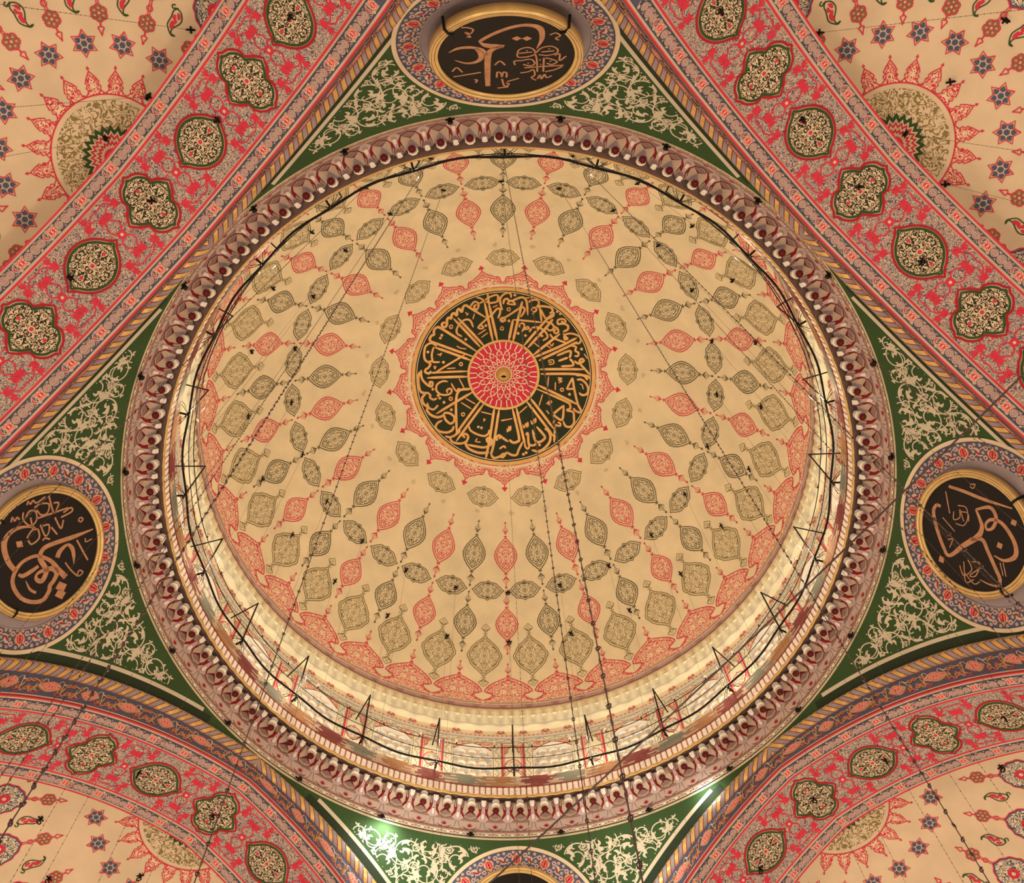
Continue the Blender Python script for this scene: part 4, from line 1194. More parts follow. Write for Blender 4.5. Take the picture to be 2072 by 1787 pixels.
for deg in (0, 90, 180, 270):
    az = rad(deg)
    pn = MB()
    # body: strips of azimuth between the two arches
    nphi, nel = 121, 40
    d = np.linspace(-44.6, 44.6, nphi)
    elt = math.asin((ZTOP + 0.02 - Z0) / RS)
    G = []
    for dd in d:
        cosm = 9.10 / (RS * cos(rad(45 - abs(dd))))
        e0 = math.acos(min(1, cosm)) if cosm < 1 else 0.0
        e0 = max(rad(8), min(e0, elt - 0.001))
        e = np.linspace(e0, elt, nel)
        ph = az + rad(dd)
        G.append(np.stack([RS * np.cos(e) * sin(ph), RS * np.cos(e) * cos(ph), Z0 + RS * np.sin(e)], 1))
    V = np.concatenate(G)
    pn.add(V, grid_faces(nphi, nel), 'paint_green')
    f = pend_paint(az)
    okA = inside_pend(az, 0.0)
    okI = inside_pend(az, 0.115, 2.22)
    # plain borders along the cornice and both arches, with a painted shadow strip
    aa = np.linspace(-44.5, 44.5, 161)
    def band_top(z0, z1, mat, layer):
        rws = []
        for z in (z0, z1):
            r = math.sqrt(RS ** 2 - (z - Z0) ** 2) - 0.007 * layer
            rws.append(np.stack([r * np.sin(az + np.radians(aa)), r * np.cos(az + np.radians(aa)), np.full(len(aa), z)], 1))
        V = np.stack(rws, 1).reshape(-1, 3)
        pn.add(V, grid_faces(len(aa), 2), mat, None, okA)
    band_top(25.34, 25.25, 'paint_vine', 1)
    out, tg = pend_frame(az)
    for sg in (1, -1):
        nrm = (out + sg * tg) / math.sqrt(2)
        side = (out * -1 + sg * tg) / math.sqrt(2) * -1      # horizontal, in the arch plane, towards this corner
        for (n0, n1, mat, ly) in ((9.10, 8.90, 'paint_dkgreen', 1), (8.90, 8.835, 'paint_vine', 2)):  # dark green strip is shade beside the moulding, painted in
            rows_ = []
            for nn in (n0, n1):
                r = math.sqrt(RS ** 2 - nn ** 2) - 0.007 * ly
                b_ = np.linspace(rad(2), rad(80), 90)
                rows_.append(nn * nrm + np.outer(r * np.sin(b_), side) + np.outer(Z0 + r * np.cos(b_), [0, 0, 1]))
            V = np.stack(rows_, 1).reshape(-1, 3)
            pn.add(V, grid_faces(90, 2), mat, None, lambda V: V[:, 2] < ZTOP - 0.02)
    # ring of the roundel
    okR = inside_pend(az, -0.02)
    ring_fill(pn, f, 2.08, 2.19, 'paint_sand', 2, ok=okR)
    ring_fill(pn, f, 1.63, 2.08, 'paint_blue', 3, ok=okR)
    ring_fill(pn, f, 0.6, 1.63, 'paint_taupe', 2, ok=okR)  # taupe paints the board's shade onto a cream ring
    stroke(pn, f, disc_pts(1.65, 120), 0.03, 'paint_taupe', 4, True)
    stroke(pn, f, disc_pts(2.085, 120), 0.02, 'paint_navy', 4, True)
    NR = 16
    for k in range(NR):
        a0 = k * 2 * pi / NR + pi / NR * 0
        c1 = P2((cos(a0), sin(a0)))
        Tm = lambda P: xf(P, 1, a0 - pi / 2, c1 * 1.86)
        dia = P2([(0, 0.19), (0.05, 0.11), (0.12, 0.08), (0.14, 0), (0.10, -0.09), (0.05, -0.12), (0, -0.19)])
        dia = mirror_outline(dia)
        fill(pn, f, Tm(dia), 'paint_orange', 4, 1, ok=okR)
        fill(pn, f, Tm(dia * 0.82), 'paint_sand', 5, 1, ok=okR)
        for (q0, q1) in (((0, -.12), (0, .12)),):
            leaf(pn, f, Tm(P2([q0, (0, 0), q1])), 0.06, 'paint_deepred', 6, okR)
        for sg in (1, -1):
            leaf(pn, f, Tm(smooth_line([(0, -0.1), (sg * 0.07, -0.03), (sg * 0.03, 0.07)], 3)), 0.045, 'paint_red', 6, okR)
            leaf(pn, f, Tm(smooth_line([(0, 0.1), (sg * 0.06, 0.05), (sg * 0.08, -0.02)], 3)), 0.035, 'paint_red', 6, okR)
        # flowers and leaves between the lozenges
        for (da, rr_, kind) in ((0.09, 1.97, 0), (0.10, 1.75, 0), (0.1963, 1.86, 1), (0.28, 1.97, 0), (0.29, 1.75, 0), (0.16, 2.03, 2), (0.17, 1.69, 2), (0.23, 2.03, 2), (0.24, 1.69, 2), (0.13, 1.86, 2), (0.26, 1.87, 2), (0.04, 2.04, 2), (0.35, 2.04, 2), (0.04, 1.68, 2), (0.35, 1.68, 2)):
            aa2 = a0 + da * 2 * pi / NR / 0.3927 * 1.0
            c2 = P2((cos(aa2), sin(aa2))) * rr_
            if kind == 0:
                flower(pn, f, c2, 0.062, 6, 'paint_blossom', 'paint_deepred', 4, okR)
            elif kind == 2:
                flower(pn, f, c2, 0.042, 5, 'paint_blossom', 'paint_orange', 4, okR)
            else:
                Tl = lambda P: xf(P, 1, aa2 + 0.6, c2)
                leaf(pn, f, Tl(smooth_line([(-0.13, -0.05), (-0.04, 0.03), (0.05, -0.02), (0.14, 0.05)], 3)), 0.10, 'paint_stone', 4, okR)
                leaf(pn, f, Tl(smooth_line([(-0.08, -0.03), (-0.02, 0.02), (0.08, 0.02)], 3)), 0.05, 'paint_deepred', 5, okR)
    vine = []
    for k in range(241):
        a = k * 2 * pi / 240
        vine.append(((1.86 + 0.13 * sin(a * 16)) * cos(a), (1.86 + 0.13 * sin(a * 16)) * sin(a)))
    stroke(pn, f, vine, 0.018, 'paint_stone', 3.6, ok=okR)
    scroll_field(pn, f, okI, 11)
    o = pn.build('wall_' + SIDE[deg])
    tag(o, {0: 'green pendentive with pale scrollwork on the far side, lit by floodlights',
            90: 'green pendentive with pale scrollwork on the right side of the dome',
            180: 'green pendentive with pale scrollwork at the top, closest overhead',
            270: 'green pendentive with pale scrollwork on the left side of the dome'}[deg], 'pendentive', kind='structure')

# ================================================================== ARCHES AND HALF DOMES
def arch_frame(az):
    n = np.array([sin(az), cos(az), 0])
    t = np.array([cos(az), -sin(az), 0])
    return n, t

def soffit_paint(az):
    n, t = arch_frame(az)
    def f(P, layer):
        r = SR - 0.007 * layer
        s = P[:, 0]
        a = np.abs(s) / SR + AC
        u = np.sign(s) * (r * np.sin(a) - SO)
        u = np.where(np.abs(s) < 1e-9, 0, u)
        z = SH + r * np.cos(a)
        return np.outer(u, t) + np.outer(NF + P[:, 1], n) + np.outer(z, [0, 0, 1])
    return f

def face_paint(az):
    """front band of the arch: x = arc length from the crown, y 0 at the soffit edge .. 1 at the moulding"""
    n, t = arch_frame(az)
    def f(P, layer):
        s = P[:, 0]
        a = np.abs(s) / SR + AC
        ui, zi = SR * np.sin(a) - SO, SH + SR * np.cos(a)
        b_ = np.abs(s) / SR * 1.02 + FC
        uo, zo = FA * np.sin(b_) - FO, FH + FA * np.cos(b_)
        y = P[:, 1]
        u = ui + (uo - ui) * y
        z = zi + (zo - zi) * y
        nn = NF - 0.007 * layer - 0.03 * y
        return np.outer(np.sign(s) * u, t) + np.outer(nn, n) + np.outer(z, [0, 0, 1]) if np.ndim(nn) == 0 else np.outer(np.sign(s) * u, t) + nn[:, None] * n + np.outer(z, [0, 0, 1])
    return f

SMAX = 11.5
def strip(mb, f, y0, y1, mat, layer, s0=-SMAX, s1=SMAX, step=0.16):
    s = np.r_[np.arange(s0, 0, step), np.arange(0, s1, step)] if s0 < 0 < s1 else np.arange(s0, s1, step)
    s = np.where(np.abs(s) < 1e-6, 1e-5, s)
    P = np.stack([np.repeat(s, 2), np.tile([y0, y1], len(s))], 1)
    mb.add(f(P, layer), grid_faces(len(s), 2), mat, P)

CART_A = mirror_outline(smooth_line([(0, 0.66), (0.09, 0.56), (0.24, 0.46), (0.38, 0.31), (0.46, 0.13), (0.475, 0.0), (0.46, -0.13), (0.38, -0.31), (0.24, -0.46), (0.09, -0.56), (0, -0.66)], 3))[:, ::-1]
# star: two broad lobes across the band, pointed corners along it
_q = np.vstack([smooth_line([(0.0, 0.66), (0.07, 0.60), (0.19, 0.56), (0.30, 0.46), (0.345, 0.36), (0.33, 0.27)], 3), [(0.42, 0.20), (0.51, 0.12), (0.60, 0.0)]])
_h = np.vstack([_q, (_q[::-1] * P2((1, -1)))[1:]])
CART_B = mirror_outline(_h)

def palmette(mb, f, c, a, s, mat, layer=2):
    T = lambda P: xf(P, s, a, c)
    leaf(mb, f, T(smooth_line([(0, -0.05), (0.0, 0.12), (0.02, 0.30)], 3)), 0.13 * s, mat, layer, p=0.7)
    for sg in (1, -1):
        leaf(mb, f, T(smooth_line([(0, 0), (sg * 0.09, 0.08), (sg * 0.14, 0.2), (sg * 0.21, 0.22)], 3)), 0.09 * s, mat, layer, p=0.6)
        leaf(mb, f, T(smooth_line([(0, -0.02), (sg * 0.1, 0.0), (sg * 0.17, 0.08)], 3)), 0.07 * s, mat, layer, p=0.6)

NAMES = {45: 'lower right', 135: 'upper right', 225: 'upper left', 315: 'lower left'}
def border(mb, f, y0, y1, layer, s0=-7.6, s1=7.6):
    """blue-grey border with a row of rosettes"""
    ym = (y0 + y1) / 2
    h = (y1 - y0)
    P_ = 0.885
    n = int((s1 - s0) / P_)
    pat = [(0.0, 0.40, 'q'), (0.19, 0.30, 'l'), (0.36, 0.36, 'o'), (0.56, 0.42, 'o'), (0.78, 0.36, 'o')]
    for k in range(int(s0 / P_), int(s1 / P_)):
        for j, (dx, r, kd) in enumerate(pat):
            x = (k + dx) * P_ + 0.02
            if kd == 'q':
                q = P2([(-1, -1), (1, -1), (1, 1), (-1, 1)]) * r * h * 0.82
                fill(mb, f, q * 1.25 + P2((x, ym)), 'paint_stone', layer, 1)
                fill(mb, f, q + P2((x, ym)), 'red_rosette', layer + 1, 1, uv0=(x, ym))
            elif kd == 'o':
                fill(mb, f, disc_pts(r * h * 1.14, 12, (x, ym)), 'paint_navy', layer, 1)
                fill(mb, f, disc_pts(r * h * 0.98, 12, (x, ym)), 'paint_stone', layer + 1, 1)
                fill(mb, f, disc_pts(r * h * 0.88, 12, (x, ym)), 'orange_rosette', layer + 2, 1, uv0=(x, ym))
            else:
                leaf(mb, f, smooth_line([(x - 0.05, ym - 0.4 * h), (x + 0.03, ym), (x - 0.02, ym + 0.42 * h)], 3), 0.08, 'paint_stone', layer)
                leaf(mb, f, smooth_line([(x - 0.03, ym - 0.3 * h), (x + 0.03, ym), (x - 0.01, ym + 0.3 * h)], 3), 0.03, 'paint_red', layer + 1)
            for sg in (1, -1):
                xx = x + 0.10
                fill(mb, f, disc_pts(0.09 * h if j % 2 else 0.16 * h, 7, (xx, ym + sg * 0.34 * h)), 'orange_rosette' if (j + (sg > 0)) % 2 else 'paint_stone', layer, 1, uv0=(xx, ym))
        stroke(mb, f, np.stack([(k + np.linspace(0, 1, 24)) * P_, ym + 0.40 * h * np.sin(np.linspace(0, 1, 24) * 6 * pi)], 1), 0.016, 'paint_stone', layer)

for adeg in (45, 135, 225, 315):
    az = rad(adeg)
    n_, t_ = arch_frame(az)
    pos = NAMES[adeg]
    root = empty('arch')
    tag(root, 'great painted arch at the %s of the dome with cartouches on its underside' % pos, 'arch', kind='structure')
    f = soffit_paint(az)
    so = MB()
    strip(so, f, 0.0, DEP, 'paint_stone', 0)
    strip(so, f, 0.0, 0.035, 'paint_red', 1)
    strip(so, f, 0.10, 0.355, 'paint_blue', 1)
    strip(so, f, 0.085, 0.10, 'paint_navy', 1)
    strip(so, f, 0.355, 0.37, 'paint_navy', 1)
    strip(so, f, 0.41, 0.455, 'paint_red', 1)
    strip(so, f, 0.475, 2.005, 'floral_ground', 1)
    strip(so, f, 2.03, 2.075, 'paint_red', 1)
    strip(so, f, 2.13, 2.385, 'paint_blue', 1)
    strip(so, f, 2.43, 2.47, 'paint_red', 1)
    border(so, f, 0.10, 0.355, 2)
    border(so, f, 2.13, 2.385, 2)
    PER = 1.775
    for k in range(-5, 6):
        xc = k * PER
        isB = (k % 2 == 0)
        o = (CART_B if isB else CART_A)
        ym = 1.245
        sc_ = 1.0
        oo = o * sc_ + P2((xc, ym))
        fill(so, f, o * 1.13 + P2((xc, ym)), 'paint_stone', 2, 2, (xc, ym))
        stroke(so, f, o * 1.10 + P2((xc, ym)), 0.05, 'paint_deepred', 3, True)
        fill(so, f, oo * 1.0, 'arabesque_green', 3, 3, (xc, ym), (xc, ym))
        stroke(so, f, o * 0.97 + P2((xc, ym)), 0.05, 'paint_green', 4, True)
        fill(so, f, disc_pts(0.075, 8, (xc, ym)), 'paint_sand', 4, 1)
        fill(so, f, disc_pts(0.045, 8, (xc, ym)), 'paint_red', 5, 1)
        for sg in (1, -1):
            d_ = P2((0.0, 0.33 * sg)) if isB else P2((0.33 * sg, 0))
            fill(so, f, disc_pts(0.05, 4, P2((xc, ym)) + d_), 'paint_red', 4, 1)
        # red scrolls in the interval to the next cartouche
        xm = xc + PER / 2
        for sx in (1, -1):
            for sy in (1, -1):
                T = lambda P: P2(P) * P2((sx, sy)) + P2((xm, ym))
                big = 0.27
                c_ = curl(26, 0.27, 0.80, 0.75)
                stem = T(xf(c_, 1, -1.9, (0.25, 0.36)))
                stroke(so, f, stem, 0.024, 'paint_red', 2)
                for (i_, s_) in ((4, 0.42), (13, 0.55), (22, 0.5)):
                    p = stem[i_]
                    d = stem[i_ + 1] - stem[i_ - 1]
                    palmette(so, f, p, math.atan2(d[1], d[0]) - pi / 2 + 0.5 * sx * sy, s_, 'paint_red')
                s2 = T(smooth_line([(0.02, 0.06), (0.12, 0.12), (0.14, 0.25), (0.05, 0.34)], 4))
                stroke(so, f, s2, 0.03, 'paint_red', 2)
                s3 = T(smooth_line([(0.30, 0.60), (0.16, 0.68), (0.0, 0.66)], 4))
                stroke(so, f, s3, 0.028, 'paint_red', 2)
                p = T([(0.36, 0.66)])[0]
                palmette(so, f, p, (0.4 if sx > 0 else -0.4) + (0 if sy > 0 else pi), 0.42, 'paint_red')
                p = T([(0.06, 0.42)])[0]
                palmette(so, f, p, (0.2 * sx) + (0 if sy > 0 else pi), 0.45, 'paint_red')
        flower(so, f, (xm, ym), 0.10, 8, 'paint_red', 'paint_sand', 2)
        fill(so, f, disc_pts(0.09, 10, (xm, ym)), 'paint_red', 2.5, 1)
    o = so.build('soffit', root)
    # front band
    ff_ = face_paint(az)
    fb_ = MB()
    strip(fb_, ff_, 0.0, 1.25, 'paint_brown', 0)
    strip(fb_, ff_, 0.0, 0.05, 'paint_deepred', 1)
    strip(fb_, ff_, 0.05, 0.09, 'paint_stone', 1)
    strip(fb_, ff_, 0.09, 0.80, 'paint_blue', 1)
    strip(fb_, ff_, 0.80, 0.88, 'paint_brown', 1)
    PB = 1.05
    for k in range(-9, 10):
        xc = (k + 0.5) * PB
        big = (k % 2 == 0)
        o = lens_outline(0.13 if big else 0.15, 0.30 if big else 0.22, 0.02, 5, 12)[:, ::-1]
        fill(fb_, ff_, o * P2((1.15, 1.5)) + P2((xc, 0.44)), 'paint_orange', 2, 1)
        fill(fb_, ff_, o * P2((1.02, 1.3)) + P2((xc, 0.44)), 'paint_stone', 3, 1)
        fill(fb_, ff_, o * P2((0.9, 1.15)) + P2((xc, 0.44)), 'red_rosette', 4, 1, uv0=(xc, 0.44))
        for sg in (1, -1):
            for (dx, dy) in ((0.30, 0.30), (0.42, 0.58), (0.50, 0.28)):
                flower(fb_, ff_, (xc + sg * dx, dy if sg > 0 else 0.88 - dy), 0.07, 6, 'paint_orange', 'paint_deepred', 3)
            tt = np.linspace(0, 1, 18)
            stroke(fb_, ff_, np.stack([xc + sg * (0.1 + 0.42 * tt), 0.44 + 0.26 * np.sin(tt * 2 * pi)], 1), 0.022, 'paint_stone', 2)
            stroke(fb_, ff_, np.stack([xc + sg * (0.1 + 0.42 * tt), 0.44 - 0.30 * np.sin(tt * pi)], 1), 0.026, 'paint_red', 2)
            leaf(fb_, ff_, smooth_line([(xc + sg * 0.22, 0.2), (xc + sg * 0.34, 0.30), (xc + sg * 0.38, 0.55)], 4), 0.05, 'paint_orange', 3)
            leaf(fb_, ff_, smooth_line([(xc + sg * 0.24, 0.7), (xc + sg * 0.30, 0.58), (xc + sg * 0.46, 0.62)], 4), 0.05, 'paint_stone', 3)
    fb_.build('front_band', root)
    # chevron moulding
    ch = MB()
    rm = 0.165
    def mould_pt(s, beta):
        b_ = np.abs(s) / SR * 1.02 + FC
        u = FA * np.sin(b_) - FO
        z = FH + FA * np.cos(b_)
        # radial direction in the arch plane
        du, dz = np.sin(b_), np.cos(b_)
        rr_ = rm * np.cos(beta)
        nn = NF - 0.02 - rm * np.sin(beta)
        uu = u + rr_ * du
        zz = z + rr_ * dz
        return np.outer(np.sign(s) * uu, t_) + nn[:, None] * n_ + np.outer(zz, [0, 0, 1])
    pitch = 0.35
    cols_ = [('paint_gold', 0.0, 0.42), ('paint_maroon', 0.42, 0.50), ('paint_taupe', 0.50, 0.92), ('paint_maroon', 0.92, 1.0)]
    betas = np.linspace(rad(-8), rad(188), 9)
    skew = 0.34 * (1 - np.abs(np.linspace(-1, 1, 9)))
    for sg in (1, -1):
        for k in range(-1, int(SMAX / pitch)):
            for (mt, a, c2) in cols_:
                s0_, s1_ = (k + a) * pitch, (k + c2) * pitch
                S_ = np.stack([np.maximum(s0_ + 0.34 - skew, 1e-4), np.maximum(s1_ + 0.34 - skew, 1e-4)], 0)
                if S_.max() <= 2e-4:
                    continue
                V = np.vstack([mould_pt(sg * S_[0], betas), mould_pt(sg * S_[1], betas)])
                ch.add(V, grid_faces(2, 9), mt)
    # red fillets on both sides
    for (be, wd) in ((rad(-10), 0.05), (rad(190), 0.05)):
        s = np.r_[np.arange(-SMAX, 0, 0.15), np.arange(1e-4, SMAX, 0.15)]
        V = np.stack([mould_pt(s, np.full(len(s), be)), mould_pt(s, np.full(len(s), be + (0.22 if be < 0 else -0.22)))], 1)
        V = V.reshape(-1, 3) - n_ * 0.012
        ch.add(V, grid_faces(len(s), 2), 'paint_deepred')
    ch.build('chevron_moulding', root)

    # ---------------- half dome behind the arch
    sd = MB()
    c0 = n_ * NBK + np.array([0, 0, SDZ - SDR])
    def semi(P, layer):
        r = np.hypot(P[:, 0], P[:, 1])
        th = r / SDR
        az_ = np.arctan2(P[:, 0], P[:, 1])
        rr_ = SDR - 0.007 * layer
        return c0 + np.outer(rr_ * np.sin(th) * np.cos(az_), n_) + np.outer(rr_ * np.sin(th) * np.sin(az_), t_) + np.outer(rr_ * np.cos(th), [0, 0, 1])
    A, L_ = np.meshgrid(np.radians(np.linspace(-90, 90, 91)), np.linspace(0.01, 11.5, 50), indexing='ij')
    P = np.stack([(L_ * np.sin(A)).ravel(), (L_ * np.cos(A)).ravel()], 1)
    sd.add(semi(P, 0), grid_faces(91, 50), 'paint_sand', P)
    okS = lambda V: (V - c0) @ n_ > -0.02
    far = adeg in (45, 315)
    EX = 0.62 if far else 0.0
    # sun at the crown
    ring_fill(sd, semi, 0.02, 1.27, 'paint_sand', 1, 100, okS)
    ring_fill(sd, semi, 0.55, 1.17, 'arabesque_sun', 2, 100, okS)
    star = []
    for k in range(48):
        r = 0.68 if k % 2 == 0 else 0.56
        star.append((r * sin(k * pi / 24), r * cos(k * pi / 24)))
    fill(sd, semi, star, 'paint_green', 3, 2, (0, 0), ok=okS)
    for j, (r0, mt) in enumerate(((0.56, 'paint_sand'), (0.50, 'paint_red'), (0.43, 'paint_sand'), (0.36, 'paint_red'), (0.29, 'paint_sand'), (0.22, 'paint_red'), (0.14, 'paint_sand'))):
        st_ = []
        for k in range(48):
            r = r0 if k % 2 == 0 else r0 - 0.10 * (r0 / 0.56)
            st_.append((r * sin(k * pi / 24), r * cos(k * pi / 24)))
        fill(sd, semi, st_, mt, 4 + j * 0.6, 1, (0, 0), ok=okS)
    stroke(sd, semi, disc_pts(1.285, 100), 0.03, 'paint_red', 2, True, okS)
    half = P2([(0, 0.47), (0.05, 0.40), (0.10, 0.33), (0.145, 0.24), (0.11, 0.205), (0.155, 0.15), (0.125, 0.09), (0.16, 0.03), (0.20, 0.0)])
    for k in range(-5, 6):
        a = rad(18 * k)
        cpos = P2((sin(a), cos(a))) * 1.29
        T = lambda P: xf(P, 1, -a, cpos)
        o = mirror_outline(half)
        fill(sd, semi, T(o), 'arabesque_red_fine', 1, 2, cpos + P2((sin(a), cos(a))) * 0.12, ok=okS)
        stroke(sd, semi, T(half), 0.022, 'paint_red', 2, ok=okS)
        stroke(sd, semi, T(half * P2((-1, 1))), 0.022, 'paint_red', 2, ok=okS)
        h2 = half[:-1] * P2((0.66, 0.74)) + P2((0, 0.05))
        stroke(sd, semi, T(h2), 0.014, 'paint_red', 2, ok=okS)
        stroke(sd, semi, T(h2 * P2((-1, 1))), 0.014, 'paint_red', 2, ok=okS)
        stroke(sd, semi, T([(0, 0.45), (0, 0.52)]), 0.02, 'paint_red', 2, ok=okS)
        fill(sd, semi, T(mirror_outline(P2([(0, 0.58), (0.035, 0.52), (0, 0.50)]))), 'paint_red', 2, 1, ok=okS)
    # six pointed stars
    for k in range(-4, 5):
        a = rad(19.3 * k)
        cpos = P2((sin(a), cos(a))) * 2.30
        T = lambda P: xf(P, 1, -a + 0.12, cpos)
        pts = []
        for j in range(12):
            r = 0.275 if j % 2 == 0 else 0.155
            pts.append((r * sin(j * pi / 6), r * cos(j * pi / 6)))
        stroke(sd, semi, T(pts + [pts[0], pts[1]]), 0.03, 'paint_red', 2, ok=okS)
        fill(sd, semi, T(disc_pts(0.068, 6)), 'paint_blue', 2, 1, ok=okS)
        for j in range(6):
            b_ = j * pi / 3
            kite = P2([(0, 0.205), (0.055, 0.125), (0.0, 0.085), (-0.055, 0.125)])
            kite = P2([(0, 0.21), (0.062, 0.125), (0.03, 0.085), (-0.03, 0.085), (-0.062, 0.125)])
            fill(sd, semi, T(xf(kite, 1, -b_)), 'paint_blue', 2, 1, ok=okS)
    # knots, paisleys and the great medallions further down
    for k in range(-5, 5):
        a = rad(19.3 * (k + 0.5))
        u = P2((sin(a), cos(a)))
        T = lambda P: xf(P, 1, -a, u * (2.88 + EX))
        for j in range(6):
            b_ = j * pi / 3
            lp = P2([(0.03, 0.02), (0.075, 0.10), (0.06, 0.16), (0, 0.185), (-0.06, 0.16), (-0.075, 0.10), (-0.03, 0.02)])
            stroke(sd, semi, T(xf(lp, 0.95, b_)), 0.03, 'paint_red', 2, ok=okS)
            stroke(sd, semi, T(xf(lp * 0.68 + P2((0, 0.02)), 0.95, b_)), 0.028, 'paint_olive', 3, ok=okS)
        stroke(sd, semi, T([(0, -0.17), (0, -0.26)]), 0.035, 'paint_red', 2, ok=okS)
        tip = mirror_outline(smooth_line([(0, -0.26), (0.06, -0.29), (0.03, -0.35), (0, -0.45)], 3))
        stroke(sd, semi, T(tip), 0.025, 'paint_red', 2, True, okS)
        for dx in (0.022, -0.022):
            stroke(sd, semi, T([(dx, 0.17), (dx, 0.32), (dx, 0.52)]), 0.02, 'paint_red', 2, ok=okS)
        stroke(sd, semi, T(disc_pts(0.06, 10, (0, 0.32))), 0.022, 'paint_red', 2, True, okS)
        # great medallion
        hm = smooth_line([(0, -0.46), (0.10, -0.40), (0.20, -0.36), (0.28, -0.26), (0.36, -0.2), (0.40, -0.06), (0.45, 0.05), (0.40, 0.18), (0.34, 0.3), (0.22, 0.42), (0.1, 0.48), (0, 0.56)], 3)
        o = mirror_outline(hm)
        Tm = lambda P: xf(P, 1, -a, u * (3.86 + EX))
        stroke(sd, semi, Tm(o * 1.05), 0.035, 'paint_red', 1, True, okS)
        fill(sd, semi, Tm(o), 'arabesque_blue', 1, 3, u * (3.86 + EX), ok=okS)
        stroke(sd, semi, Tm(o * 0.98), 0.03, 'paint_blue', 2, True, okS)
        flower(sd, semi, u * (3.90 + EX), 0.15, 8, 'paint_red', 'paint_sand', 2, okS)
        # paisley half a step further round
        a2 = rad(19.3 * (k + 1.0))
        u2 = P2((sin(a2), cos(a2)))
        Tp = lambda P: xf(P, 0.92, -a2, u2 * (3.20 + EX * 1.05))
        lft = smooth_line([(0.10, 0.34), (0.17, 0.30), (0.13, 0.24), (0.06, 0.28), (-0.06, 0.24), (-0.13, 0.12), (-0.12, 0.0), (-0.03, -0.14), (0.0, -0.22), (-0.02, -0.30), (-0.10, -0.30)], 3)
        rgt = smooth_line([(0.02, 0.30), (0.10, 0.20), (0.10, 0.06), (0.12, -0.06), (0.12, -0.16), (0.05, -0.26), (-0.04, -0.33), (-0.12, -0.30)], 3)
        stroke(sd, semi, Tp(lft), 0.026, 'paint_green', 2, ok=okS)
        stroke(sd, semi, Tp(rgt), 0.026, 'paint_green', 2, ok=okS)
        for q in ([(0.0, 0.2), (-0.05, 0.14), (-0.06, 0.06)], [(0.03, 0.14), (0.04, 0.06), (-0.02, 0.02)], [(-0.05, 0.02), (0.02, -0.06), (0.06, -0.12)], [(0.05, -0.02), (0.04, -0.12), (0.03, -0.2)], [(0.0, -0.08), (0.02, -0.16), (0.06, -0.18)]):
            leaf(sd, semi, Tp(smooth_line(q, 3)), 0.075, 'paint_red', 2, okS, 0.5)
    o = sd.build('semidome', smooth=True)
    tag(o, 'cream half dome behind the %s arch, painted with a sun, stars and paisleys' % pos, 'half dome', kind='structure')

